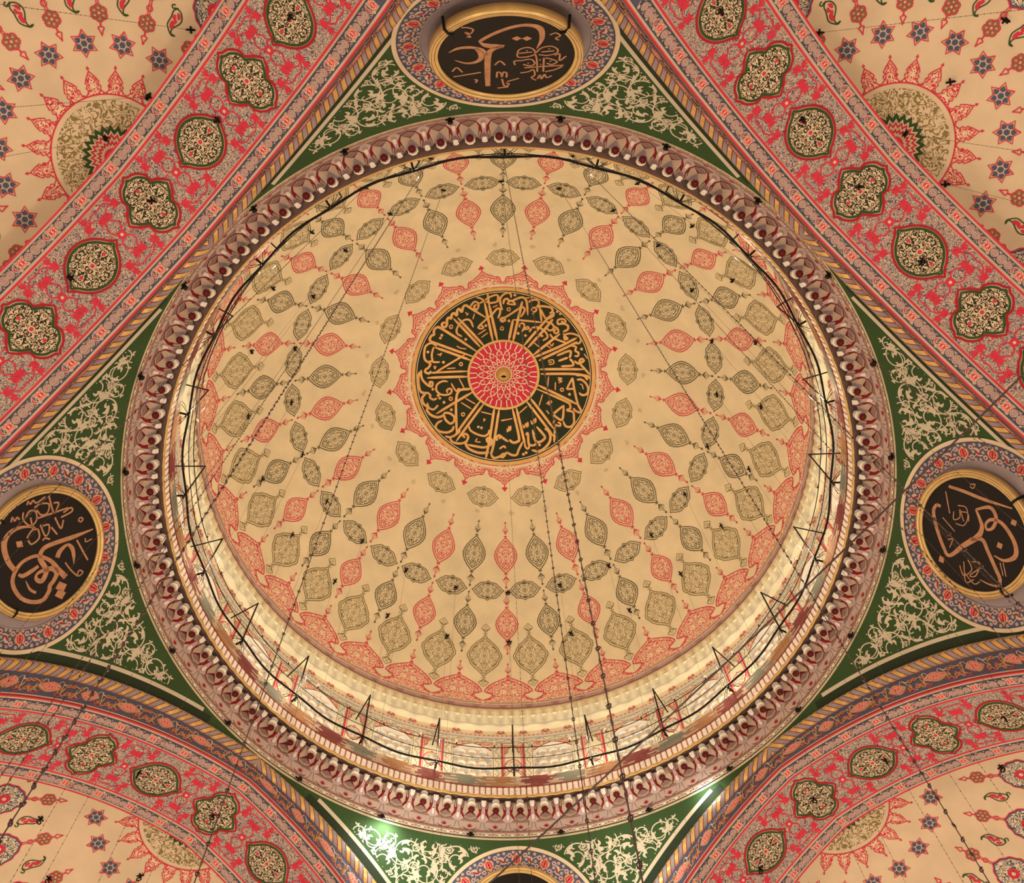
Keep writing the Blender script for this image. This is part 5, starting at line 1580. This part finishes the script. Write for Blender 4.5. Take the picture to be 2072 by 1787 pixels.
# ================================================================== CALLIGRAPHY ROUNDELS
LETTERS = {180: [[[0.019,0.093,0.124,0.087,0.08,0.08,0.074,0.05],[[-0.565,-0.242],[-0.652,-0.565],[-0.606,-0.863],[-0.389,-0.965],[-0.106,-0.913],[0.202,-0.744],[0.456,-0.531],
[0.481,-0.451]]],[[0.049,0.123,0.139,0.031],[[0.481,-0.451],[0.374,-0.367],[0.179,-0.333],[0.034,-0.359]]],[[0.064,0.096,0.127,0.115,0.096],[[0.058,-0.339],[0.253,-0.241],[0.34,
-0.056],[0.358,0.503],[0.355,0.975]]],[[0.019,0.07,0.083,0.07,0.083,0.096],[[1.074,-0.157],[0.91,-0.277],[0.715,-0.313],[0.569,-0.289],[0.448,-0.225],[0.377,-0.056]]],[[0.064,
0.112,0.096,0.07,0.051,0.019],[[0.569,-0.289],[0.475,-0.101],[0.49,0.067],[0.603,0.171],[0.778,0.188],[0.973,0.09]]],[[0.006,0.142,0.006],[[-0.098,-0.57],[-0.189,-0.568],[-0.281,
-0.566]]],[[0.006,0.147,0.006],[[-0.283,-0.566],[-0.375,-0.564],[-0.466,-0.561]]],[[0.034,0.034],[[0.817,-0.915],[0.699,-0.912],[0.605,-0.851],[0.656,-0.735],[0.75,-0.776],[0.658,
-0.636],[0.73,-0.637]]],[[0.034,0.034],[[-0.792,-0.662],[-0.898,-0.719],[-0.985,-0.637],[-0.905,-0.559],[-0.968,-0.497]]],[[0.037,0.037],[[0.219,0.267],[0.119,0.14],[0.019,
0.272]]],[[0.035,0.035],[[1.037,0.464],[0.944,0.335],[0.837,0.491]]],[[0.038,0.038],[[1.019,0.641],[0.484,0.5]]],[[0.038,0.038],[[0.182,0.685],[0.169,0.508],[0.106,0.531],[0.081,
0.665],[0.056,0.511],[-0.008,0.534],[-0.008,0.69]]],[[0.038,0.038],[[0.615,0.741],[0.565,0.765],[0.592,0.855]]],[[0.039,0.039],[[0.08,0.732],[0.029,0.983],[-0.061,0.917],[0.003,
0.87]]],[[0.038,0.038],[[0.17,1.049],[-0.049,1.008]]],[[0.038,0.038],[[-0.022,0.825],[-0.25,0.718]]],[[0.035,0.035],[[-0.202,-0.042],[-0.236,-0.208],[-0.381,-0.287],[-0.505,
-0.223],[-0.533,-0.076],[-0.412,0.005],[-0.24,0.022],[-0.202,-0.042]]],[[0.034,0.034],[[-0.557,-0.118],[-0.65,-0.26],[-0.819,-0.318],[-0.944,-0.233],[-0.95,-0.108],[-0.781,-0.028],
[-0.608,-0.054]]],[[0.034,0.034],[[-0.238,-0.104],[-0.482,-0.14]]],[[0.037,0.037],[[-0.654,-0.136],[-0.898,-0.172]]],[[0.035,0.035],[[-0.169,0.276],[-0.155,0.147],[-0.291,0.129],
[-0.464,0.091],[-0.542,0.221],[-0.469,0.305],[-0.318,0.258]]],[[0.035,0.035],[[-0.532,-0.118],[-0.575,0.093],[-0.6,0.505]]],[[0.037,0.037],[[-0.71,0.054],[-0.714,0.508]]],[[0.035,
0.035],[[-0.735,0.055],[-0.861,0.1],[-0.964,0.188],[-0.868,0.272],[-0.766,0.226]]],[[0.035,0.035],[[-0.905,-0.025],[-1.002,-0.065],[-1.012,0.147],[-1.128,0.001]]],[[0.038,0.038],
[[-0.345,0.367],[-1.095,0.299]]],[[0.035,0.035],[[-0.273,0.541],[-0.424,0.501],[-0.523,0.437],[-0.553,0.615],[-0.492,0.702],[-0.584,0.795]]],[[0.036,0.036],[[-0.608,0.75],[-0.655,
0.617],[-0.685,0.752],[-0.743,0.597],[-0.785,0.71],[-0.884,0.645]]],[[0.037,0.037],[[-0.752,0.509],[-0.926,0.447],[-1.072,0.342]]],[[0.038,0.038],[[-0.623,0.116],[-0.653,0.117]]],
[[0.038,0.038],[[-0.641,0.266],[-0.671,0.267]]],[[0.038,0.038],[[-0.369,-0.184],[-0.398,-0.184]]],[[0.037,0.037],[[-0.783,-0.237],[-0.812,-0.236]]],[[0.038,0.038],[[-0.402,0.217],
[-0.432,0.218]]],[[0.038,0.038],[[-0.824,0.163],[-0.854,0.164]]]],270: [[[0.03,0.103,0.103,0.103,0.118,0.118,0.118,0.118,0.089,0.059,0.089,0.118,0.118,0.103,0.103,0.103,0.103,
0.089,0.089,0.094,0.094,0.083,0.077,0.077,0.089,0.118,0.133],[[-0.136,1.248],[-0.123,0.73],[-0.131,0.125],[-0.055,-0.064],[0.097,-0.117],[0.328,-0.034],[0.447,-0.022],[0.601,
-0.15],[0.526,-0.271],[0.418,-0.254],[0.383,-0.116],[0.417,0.132],[0.564,0.215],[0.703,0.119],[0.78,0.017],[0.907,-0.032],[1.044,-0.203],[0.986,-0.459],[0.794,-0.69],[0.491,
-0.813],[0.251,-0.775],[0.045,-0.572],[-0.013,-0.304],[0.043,-0.108],[0.243,0.128],[0.498,0.27],[0.729,0.419]]],[[0.117,0.117,0.059,0.102,0.088,0.018],[[0.212,0.283],[0.096,0.361],
[0.006,0.557],[0.116,0.664],[0.298,0.683],[0.493,0.654]]],[[0.026,0.065,0.103,0.129,0.129,0.116,0.103],[[-0.639,-0.12],[-0.74,-0.421],[-0.717,-0.679],[-0.579,-0.84],[-0.375,
-0.886],[-0.079,-0.836],[0.16,-0.718]]],[[0.056,0.098,0.098,0.07],[[0.265,-0.664],[0.332,-0.56],[0.296,-0.352],[0.244,-0.183]]],[[0.043,0.043],[[-0.023,0.808],[0.533,1.009]]],
[[0.03,0.03],[[0.007,1.022],[0.096,1.025],[0.078,1.186]]],[[0.035,0.035],[[-0.492,0.923],[-0.5,0.986],[-0.444,1.025],[-0.404,0.972],[-0.451,0.917],[-0.487,0.938]]],[[0.035,0.035],
[[0.39,0.454],[0.605,0.56],[0.811,0.717],[0.771,0.848],[0.696,0.765],[0.8,0.687]]],[[0.015,0.059,0.059],[[0.46,-0.522],[0.685,-0.456],[0.82,-0.331]]],[[0.006,0.168,0.006],[[-0.47,
-0.605],[-0.389,-0.533],[-0.308,-0.46]]],[[0.175,0.175],[[0.832,0.19],[0.974,0.367]]],[[0.172,0.172],[[0.993,0.151],[1.144,0.311]]],[[0.039,0.039],[[-1.047,-0.344],[-0.889,-0.369],
[-0.703,-0.226],[-0.79,-0.068],[-0.985,-0.067],[-1.029,-0.204],[-0.924,-0.307]]],[[0.038,0.038],[[-0.888,-0.197],[-0.578,-0.188]]],[[0.037,0.037],[[-1.073,-0.082],[-1.109,0.068],
[-1.047,0.264],[-0.868,0.207],[-0.86,0.059],[-1.002,-0.035]]],[[0.041,0.041],[[-1.233,0.292],[-0.822,0.349],[-0.903,0.45],[-1.002,0.495],[-1.038,0.381]]],[[0.041,0.041],[[-0.465,
-0.349],[-0.587,-0.215],[-0.567,-0.073],[-0.371,-0.074],[-0.294,-0.261],[-0.403,-0.33]]],[[0.038,0.038],[[-0.656,-0.001],[-0.376,0.074],[-0.429,0.17],[-0.59,0.195],[-0.61,0.05]]],
[[0.039,0.039],[[-0.288,0.001],[-0.323,0.065],[-0.257,0.174]]],[[0.039,0.039],[[-0.517,0.243],[-0.307,0.361]]],[[0.041,0.041],[[-0.705,0.361],[-0.414,0.467],[-0.585,0.554]]],
[[0.04,0.04],[[-0.658,0.504],[-0.71,0.785],[-0.801,0.768],[-0.748,0.578]]],[[0.039,0.039],[[-0.925,-0.645],[-1.021,-0.602],[-0.925,-0.561],[-0.986,-0.496],[-0.916,-0.45]]],[[0.039,
0.039],[[-1.178,-0.238],[-1.248,-0.199],[-1.178,-0.152],[-1.24,-0.085],[-1.161,-0.011],[-1.233,0.204]]],[[0.041,0.041],[[-0.817,-0.064],[-0.82,0.71]]]],90: [[[0.068,0.077,0.077,
0.029],[[0.919,0.714],[0.91,0.336],[0.867,-0.159],[0.858,-0.823]]],[[0.069,0.088,0.088,0.088,0.078,0.118,0.127,0.098,0.078,0.049],[[0.418,0.968],[0.232,1.026],[-0.119,0.909],
[-0.532,0.679],[-0.67,0.509],[-0.323,0.192],[-0.008,-0.118],[0.226,-0.188],[0.391,-0.12],[0.588,0.002]]],[[0.047,0.085,0.085,0.075,0.057,0.057,0.075,0.085,0.094,0.104,0.104,0.066,
0.028],[[0.588,0.002],[0.73,-0.32],[0.551,-0.486],[0.306,-0.444],[0.218,-0.31],[0.346,-0.271],[0.477,-0.399],[0.46,-0.639],[0.223,-0.903],[-0.013,-1.026],[-0.205,-1.003],[-0.348,
-0.787],[-0.314,-0.544]]],[[0.075,0.094,0.085,0.094,0.085,0.057,0.038,0.019],[[-0.138,0.064],[-0.045,-0.221],[-0.27,-0.394],[-0.614,-0.629],[-0.808,-0.749],[-0.96,-0.719],[-1.004,
-0.532],[-0.974,-0.283]]],[[0.029,0.029],[[0.784,0.776],[0.307,0.62]]],[[0.072,0.072],[[0.418,0.968],[0.401,0.862]]],[[0.121,0.121],[[0.573,-0.84],[0.553,-0.954]]],[[0.122,0.122],
[[-0.038,-0.587],[-0.056,-0.703]]],[[0.139,0.139],[[-0.824,0.762],[-0.839,0.635]]],[[0.025,0.025],[[1.108,0.211],[1.141,0.092],[1.039,0.129],[1.063,0.205]]],[[0.024,0.024],
[[-0.311,0.601],[-0.271,0.477],[-0.482,0.53]]],[[0.025,0.025],[[0.161,0.784],[-0.07,0.449]]],[[0.024,0.024],[[0.383,0.526],[0.199,0.506],[0.29,0.364],[0.472,0.386],[0.228,0.257]]],
[[0.025,0.025],[[0.122,0.446],[0.137,0.246],[0.349,0.171],[0.561,0.245],[0.55,0.444]]],[[0.025,0.025],[[0.428,0.38],[0.44,0.182],[0.265,0.137]]],[[0.026,0.026],[[-0.819,0.236],
[-1.018,0.111],[-0.811,-0.065],[-0.613,0.058]]],[[0.025,0.025],[[-0.693,0.149],[-1.141,0.047],[-1.026,-0.141]]],[[0.026,0.026],[[-0.627,-0.044],[-0.607,-0.239],[-0.917,-0.178],
[-0.967,-0.033],[-0.761,-0.208]]],[[0.025,0.025],[[-0.925,0.122],[-1.119,-0.151],[-1.021,-0.289]]],[[0.024,0.024],[[-0.425,-0.701],[-0.693,-0.806]]],[[0.025,0.025],[[-0.401,-0.77],
[-0.691,-0.877]]]]}
# distance from the axis, height, lean, radius and bearing of each hung board
HUNG = {180: (10.07, 23.071, 0.579, 1.457, 180), 270: (10.153, 23.521, 0.642, 1.499, 270), 90: (10.08, 23.47, 0.605, 1.456, 90), 0: (10.08, 23.47, 0.605, 1.456, 0)}
for deg in (180, 270, 90, 0):
    RP, ZP, TILT, RR, brg = HUNG[deg]
    az = rad(brg)
    out, tg = pend_frame(az)
    root = bpy.data.objects.new('calligraphy_roundel', None)
    COL.objects.link(root)
    up = np.array([0, 0, 1]) * cos(TILT) - out * sin(TILT)
    nrm = -out * cos(TILT) - np.array([0, 0, 1]) * sin(TILT)       # towards the hall
    M_ = Matrix(((tg[0], up[0], nrm[0], 0), (tg[1], up[1], nrm[1], 0), (tg[2], up[2], nrm[2], 0), (0, 0, 0, 1)))
    c0 = out * RP + np.array([0, 0, ZP])
    M_.translation = Vector(c0)
    root.matrix_world = M_
    FS = RR / 1.456
    tag(root, {180: 'black calligraphy roundel in a gilt frame on the top pendentive overhead',
               270: 'black calligraphy roundel in a gilt frame on the left pendentive',
               90: 'black calligraphy roundel in a gilt frame on the right pendentive',
               0: 'black calligraphy roundel on the far pendentive, cut off by the bottom edge'}[deg], 'roundel', 'calligraphy roundels on the pendentives')
    bd = MB()
    a = np.arange(64) * 2 * pi / 64
    V = FS * np.vstack([np.stack([1.32 * np.cos(a), 1.32 * np.sin(a), np.full(64, 0.0)], 1), np.stack([1.32 * np.cos(a), 1.32 * np.sin(a), np.full(64, -0.10)], 1), [(0, 0, 0), (0, 0, -0.10)]])
    i = np.arange(64)
    bd.add(V, np.stack([i, (i + 1) % 64, np.full(64, 128)], 1), 'board_black')
    bd.add(V, np.stack([64 + i, 64 + (i + 1) % 64, np.full(64, 129)], 1), 'board_black')
    bd.build('board', root)
    fr = MB()
    prof = P2([(1.285, -0.02), (1.285, 0.035), (1.31, 0.05), (1.33, 0.035), (1.36, 0.06), (1.385, 0.085), (1.405, 0.06), (1.42, 0.065), (1.44, 0.045), (1.456, 0.02), (1.456, -0.12), (1.30, -0.12)])
    nr = 96
    A, J = np.meshgrid(np.arange(nr) * 2 * pi / nr, np.arange(len(prof)), indexing='ij')
    V = FS * np.stack([prof[J, 0] * np.cos(A), prof[J, 0] * np.sin(A), prof[J, 1]], -1).reshape(-1, 3)
    fr.add(V, grid_faces(nr, len(prof), True), 'gilt_frame')
    fr.build('frame', root, True)
    fline = MB()
    for r_ in (1.345, 1.412):
        P = disc_pts(r_ * FS, 96)
        stroke(fline, lambda P, l: np.stack([P[:, 0], P[:, 1], np.full(len(P), 0.056 if r_ < 1.4 else 0.072)], 1), P, 0.008, 'paint_maroon', 0, True)
    fline.build('frame_groove', root)
    br = MB()
    for ang in (-140, -40) :
        c_, s_ = cos(rad(ang)), sin(rad(ang))
        P3 = [(1.27 * c_, 1.27 * s_, 0.07), (1.38 * c_, 1.38 * s_, 0.10), (1.47 * c_, 1.47 * s_, 0.05), (1.50 * c_, 1.50 * s_, -0.20)]
        one = MB()
        tube3(one, P3, 0.028, 'iron_black', 6)
        one.build('clamp', root)
    lt = MB()
    def flat(P, layer):
        return np.stack([P[:, 0], P[:, 1], np.full(len(P), 0.004 * layer)], 1)
    for (ws0, pts) in LETTERS.get(deg, []):
        L2 = smooth_line(pts, 6)
        ws = np.interp(np.linspace(0, 1, len(L2)), np.linspace(0, 1, len(ws0)), ws0)
        stroke(lt, flat, L2, ws, 'copper_leaf', 1)
    if lt.V:
        lt.build('lettering', root)

# ================================================================== LAMP RING
lr = empty('lamp_ring', (0, 0, 0))
tag(lr, 'black iron lamp ring with brackets, cables and glass globes round the drum gallery', 'lamp ring')
RL = 7.98
b = MB()
a = np.arange(240) * 2 * pi / 240
rr = RL - 0.03 * np.cos(a * 24)
tube3(b, np.stack([rr * np.sin(a), rr * np.cos(a), np.full(240, 27.03)], 1), 0.028, 'iron_black', 8, True)
b.build('hoop', lr, True)
for (z, r_) in ((28.04, 0.012), (27.53, 0.011)):
    b = MB()
    tube3(b, np.stack([(RL - 0.02) * np.sin(a), (RL - 0.02) * np.cos(a), z - 0.06 * np.abs(np.sin(a * 12))], 1), r_, 'iron_black', 6, True)
    b.build('cable', lr, True)
b = MB()
tube3(b, [(0, RL, 26.78), (0, RL, 29.20)], 0.022, 'iron_black', 6)
tube3(b, [(0, RL - 0.02, 29.18), (0, RW - 0.01, 29.24)], 0.018, 'iron_black', 6)
tube3(b, [(0, RL - 0.05, 26.96), (0, 8.16, 26.96)], 0.026, 'iron_black', 6)
for sg in (1, -1):
    tube3(b, [(sg * 0.02, RL, 27.0), (sg * 0.16, RL + 0.12, 26.99), (sg * 0.22, RL + 0.17, 26.96)], 0.008, 'iron_black', 5)
    tube3(b, [(sg * 0.02, RL, 27.02), (sg * 0.22, RL + 0.1, 27.0), (sg * 0.30, RL + 0.17, 26.96)], 0.007, 'iron_black', 5)
br0 = b.build('bracket', lr)
for k in range(24):
    c2 = br0 if k == 0 else br0.copy()
    if k:
        COL.objects.link(c2)
        c2.parent = lr
    c2.rotation_euler = (0, 0, -rad(15 * k))
m, nt, bb = newmat('globe_glass')
bb.inputs['Base Color'].default_value = (0.95, 0.9, 0.82, 1)
bb.inputs['Roughness'].default_value = 0.05
bb.inputs['Transmission Weight'].default_value = 0.9
bb.inputs['IOR'].default_value = 1.1
MATS['globe_glass'] = m
b = MB()
ns_, nr_ = 12, 7
A, J = np.meshgrid(np.arange(ns_) * 2 * pi / ns_, np.linspace(0.05, pi - 0.05, nr_), indexing='ij')
V = np.stack([0.06 * np.sin(J) * np.cos(A), RL - 0.02 + 0.06 * np.sin(J) * np.sin(A), 28.16 + 0.065 * np.cos(J)], -1).reshape(-1, 3)
b.add(V, grid_faces(ns_, nr_, True), 'globe_glass')
tube3(b, [(0, RL - 0.02, 28.02), (0, RL - 0.02, 28.09)], 0.02, 'iron_black', 6)
tube3(b, ring3((0, RL - 0.02, 28.165), 0.064, (1, 0, 0), (0, 0, 1), 14), 0.004, 'iron_brown', 4, True)
gl0 = b.build('globe', lr, True)
for k in range(48):
    c2 = gl0 if k == 0 else gl0.copy()
    if k:
        COL.objects.link(c2)
        c2.parent = lr
    c2.rotation_euler = (0, 0, -rad(3.75 + 7.5 * k))

# ================================================================== CHAINS AND HOOKS
def link_chain(length, pitch=0.105):
    mb = MB()
    n = int(length / pitch)
    for k in range(n):
        z = -k * pitch
        u, v = ((1, 0, 0), (0, 1, 0)) if k % 2 == 0 else ((0, 1, 0), (1, 0, 0))
        tube3(mb, [(0, 0, z), (0, 0, z - pitch)], 0.0055, 'iron_brown', 4)
        c_ = np.array((0, 0, z))
        # a flattened eye at each joint
        e = np.array([(0, 0.014), (0.016, 0.004), (0.0125, -0.012), (0, -0.018), (-0.0125, -0.012), (-0.016, 0.004)])
        P = c_ + e[:, :1] * np.array(u) + e[:, 1:] * np.array((0, 0, 1.0))
        tube3(mb, P, 0.0065, 'iron_brown', 4, True)
    return mb
chain_me = link_chain(33.0).build('hanging_chain', smooth=True)
proto_chain = chain_me
def chain_at(loc, label, group, w=0.42, first=[True]):
    if first[0]:
        o = proto_chain
        first[0] = False
    else:
        o = proto_chain.copy()
        COL.objects.link(o)
    o.location = loc
    o.rotation_euler = (0, 0, (loc[0] * 7.3 + loc[1] * 3.1) % 6.28)
    o.scale = (w, w, 1)
    tag(o, label, 'chain', group)
    return o

hk = MB()
tube3(hk, [(0, 0, 0.03), (0, 0, -0.10)], 0.022, 'iron_black', 6)
tube3(hk, ring3((0, 0, -0.15), 0.06, (1, 0, 0), (0, 0, 1), 10), 0.017, 'iron_black', 5, True)
tube3(hk, [(-0.09, 0, -0.02), (0.09, 0, -0.02)], 0.022, 'iron_black', 5)
tube3(hk, [(0, -0.07, -0.02), (0, 0.07, -0.02)], 0.020, 'iron_black', 5)
hook_proto = hk.build('ceiling_hook')
hfirst = [True]
def hook_at(loc, label, group, rz=0.0):
    if hfirst[0]:
        o = hook_proto
        hfirst[0] = False
    else:
        o = hook_proto.copy()
        COL.objects.link(o)
    o.location = loc
    o.rotation_euler = (0, 0, rz)
    tag(o, label, 'hook', group)
    return o

chain_at((0, 0, ZC + RD - 0.37), 'long chain hanging from the gilt boss at the crown of the dome', 'chains hanging from the dome')
HEAVY = {('lower', 12): 0.5, ('upper', 12): 0.46, ('lower', 13): 0.6, ('upper', 11): 0.55, ('upper', 13): 0.55, ('lower', 11): 0.55, ('upper', 14): 0.5, ('upper', 10): 0.5, ('upper', 17): 0.55, ('lower', 14): 0.55}
for (rho, nm, hgt) in ((6.68, 'upper', 'halfway down the dome'), (7.74, 'lower', 'low on the dome')):
    z = ZC + math.sqrt(RD ** 2 - rho ** 2)
    for k in range(24):
        ph = rad(15 * k)
        cn = clockname(ph)
        loc = (rho * sin(ph), rho * cos(ph), z)
        hook_at(loc, 'black iron hook of the %s ring on the dome, at %s of its clockface' % (nm, cn), 'hooks on the dome', ph)
        chain_at((loc[0], loc[1], z - 0.19), 'dark chain from the %s ring of dome hooks, at %s of the clockface' % (nm, cn), 'chains hanging from the dome', HEAVY.get((nm, k), 0.38))

SEMI = [('upper left', -6.22, -10.67, 24.62, 1), ('upper left', -7.31, -9.41, 25.07, 1), ('upper left', -8.3, -8.59, 25.19, 1), ('upper right', 6.33, -10.46, 24.71, 1), ('upper right', 10.04, -10.64, 24.66, 0), ('upper right', 9.21, -9.47, 25.05, 0), ('upper right', 8.39, -8.44, 25.19, 1), ('upper right', 9.33, -7.39, 25.09, 1), ('lower left', -11.58, 7.39, 24.5, 0), ('lower left', -9.54, 9.5, 25.0, 0), ('lower left', -11.6, 9.1, 24.48, 0), ('lower right', 11.75, 6.42, 24.27, 0)]
WH = ['beside the paisleys', 'at the edge of the arch', 'on the painted sun', 'at the edge of the arch', 'near the outer paisley', 'on a red petal tip', 'on the zigzag sun centre', 'below the sun by the arch', 'near a paisley', 'beside the sun petals', 'by the corner knot', 'between medallions']
for (sd_, x, y, z, ch_), wh in zip(SEMI, WH):
    hook_at((x, y, z), 'black hook %s in the %s half dome' % (wh, sd_), 'hooks in the half domes', x)
    if ch_:
        chain_at((x, y, z - 0.19), 'chain from the hook %s in the %s half dome' % (wh, sd_), 'chains in the half domes')
SOFF = [(225, 5.37, 1.26), (225, 2.41, 1.25), (225, 0.05, 1.26), (225, -2.22, 1.39), (135, -5.37, 1.25), (135, -2.13, 1.28), (135, -0.1, 1.29), (135, 1.93, 1.13), (315, 2.24, 1.25), (315, 0.01, 1.33), (45, -2.07, 1.35), (45, 0.01, 1.22), (45, 2.17, 1.41), (45, -5.31, 1.26)]
for (ad, s, n_) in SOFF:
    # arc length is counted the other way round in the survey
    p = soffit_paint(rad(ad))(P2([(-s, n_)]), 1)[0]
    where = {0: 'at the crown cartouche', 1: 'one cartouche from the crown', 3: 'three cartouches from the crown'}[min((0, 1, 3), key=lambda q: abs(q * 1.775 - abs(s)))]
    side_ = '' if abs(s) < 1 else (' on its %s flank' % ('upper' if p[1] < soffit_paint(rad(ad))(P2([(1e-5, n_)]), 1)[0][1] else 'lower'))
    hook_at(tuple(p), 'black hook %s of the %s arch%s' % (where, NAMES[ad], side_), 'hooks under the arches', s)

# small spotlights fixed round the outer edge of the cornice
sp = MB()
tube3(sp, [(0, 0, 0.02), (0, 0, -0.07)], 0.02, 'iron_black', 6)
tube3(sp, [(0, 0.03, -0.06), (0, -0.03, -0.10), (0, -0.08, -0.13)], (0.03, 0.055, 0.06), 'iron_black', 8)
tube3(sp, [(-0.10, 0, -0.05), (0.10, 0, -0.05)], 0.022, 'iron_black', 6)
sp0 = sp.build('spotlight')
for k in range(24):
    ph = rad(7.5 + 15 * k)
    o = sp0 if k == 0 else sp0.copy()
    if k:
        COL.objects.link(o)
    o.location = (8.93 * sin(ph), 8.93 * cos(ph), 25.50)
    o.rotation_euler = (0, 0, -ph)
    tag(o, 'small black spotlight under the cornice rim, at %s of its clockface' % clockname(ph), 'spotlight', 'spotlights round the cornice')

# steel tie wire crossing below the dome
wr = MB()
pa, pb_ = np.array((9.96, -3.95, 21.99)), np.array((-0.53, 5.58, 19.68))
d = pb_ - pa
P = [pa - d * 0.12 + d * 1.35 * t_ + np.array((0, 0, -0.25 * sin(pi * t_))) for t_ in np.linspace(0, 1, 30)]
tube3(wr, P, 0.022, 'iron_brown', 6)
o = wr.build('tie_wire', smooth=True)
tag(o, 'thin dark wire strung slantwise across the lower right of the hall', 'wire')

# two lit spotlights beam on the far pendentive; the wide pair is added fill
def pend_pt(az, el, off=0.0):
    d = np.array([cos(el) * sin(az), cos(el) * cos(az), sin(el)])
    return d * (RS - off) + np.array([0, 0, Z0])
for (az_, e0_, e1_, off, en, col_, sz, cone) in ((-21.5, 43.0, 40.8, 0.42, 75, (1, 0.97, 0.80), 0.05, 150), (32.5, 43.0, 42.2, 0.40, 26, (1, 0.97, 0.80), 0.05, 150),
                              (-16.0, 38.0, 40.0, 2.2, 150, (1, 0.93, 0.70), 0.2, 140), (18.0, 38.0, 40.0, 2.2, 120, (1, 0.93, 0.70), 0.2, 140)):
    src = pend_pt(rad(az_), rad(e0_), off)
    lamp('spotlight_and_fill_beam', 'SPOT', tuple(src), en, col_, sz, tuple(pend_pt(rad(az_), rad(e1_))), (rad(cone), 0.9))
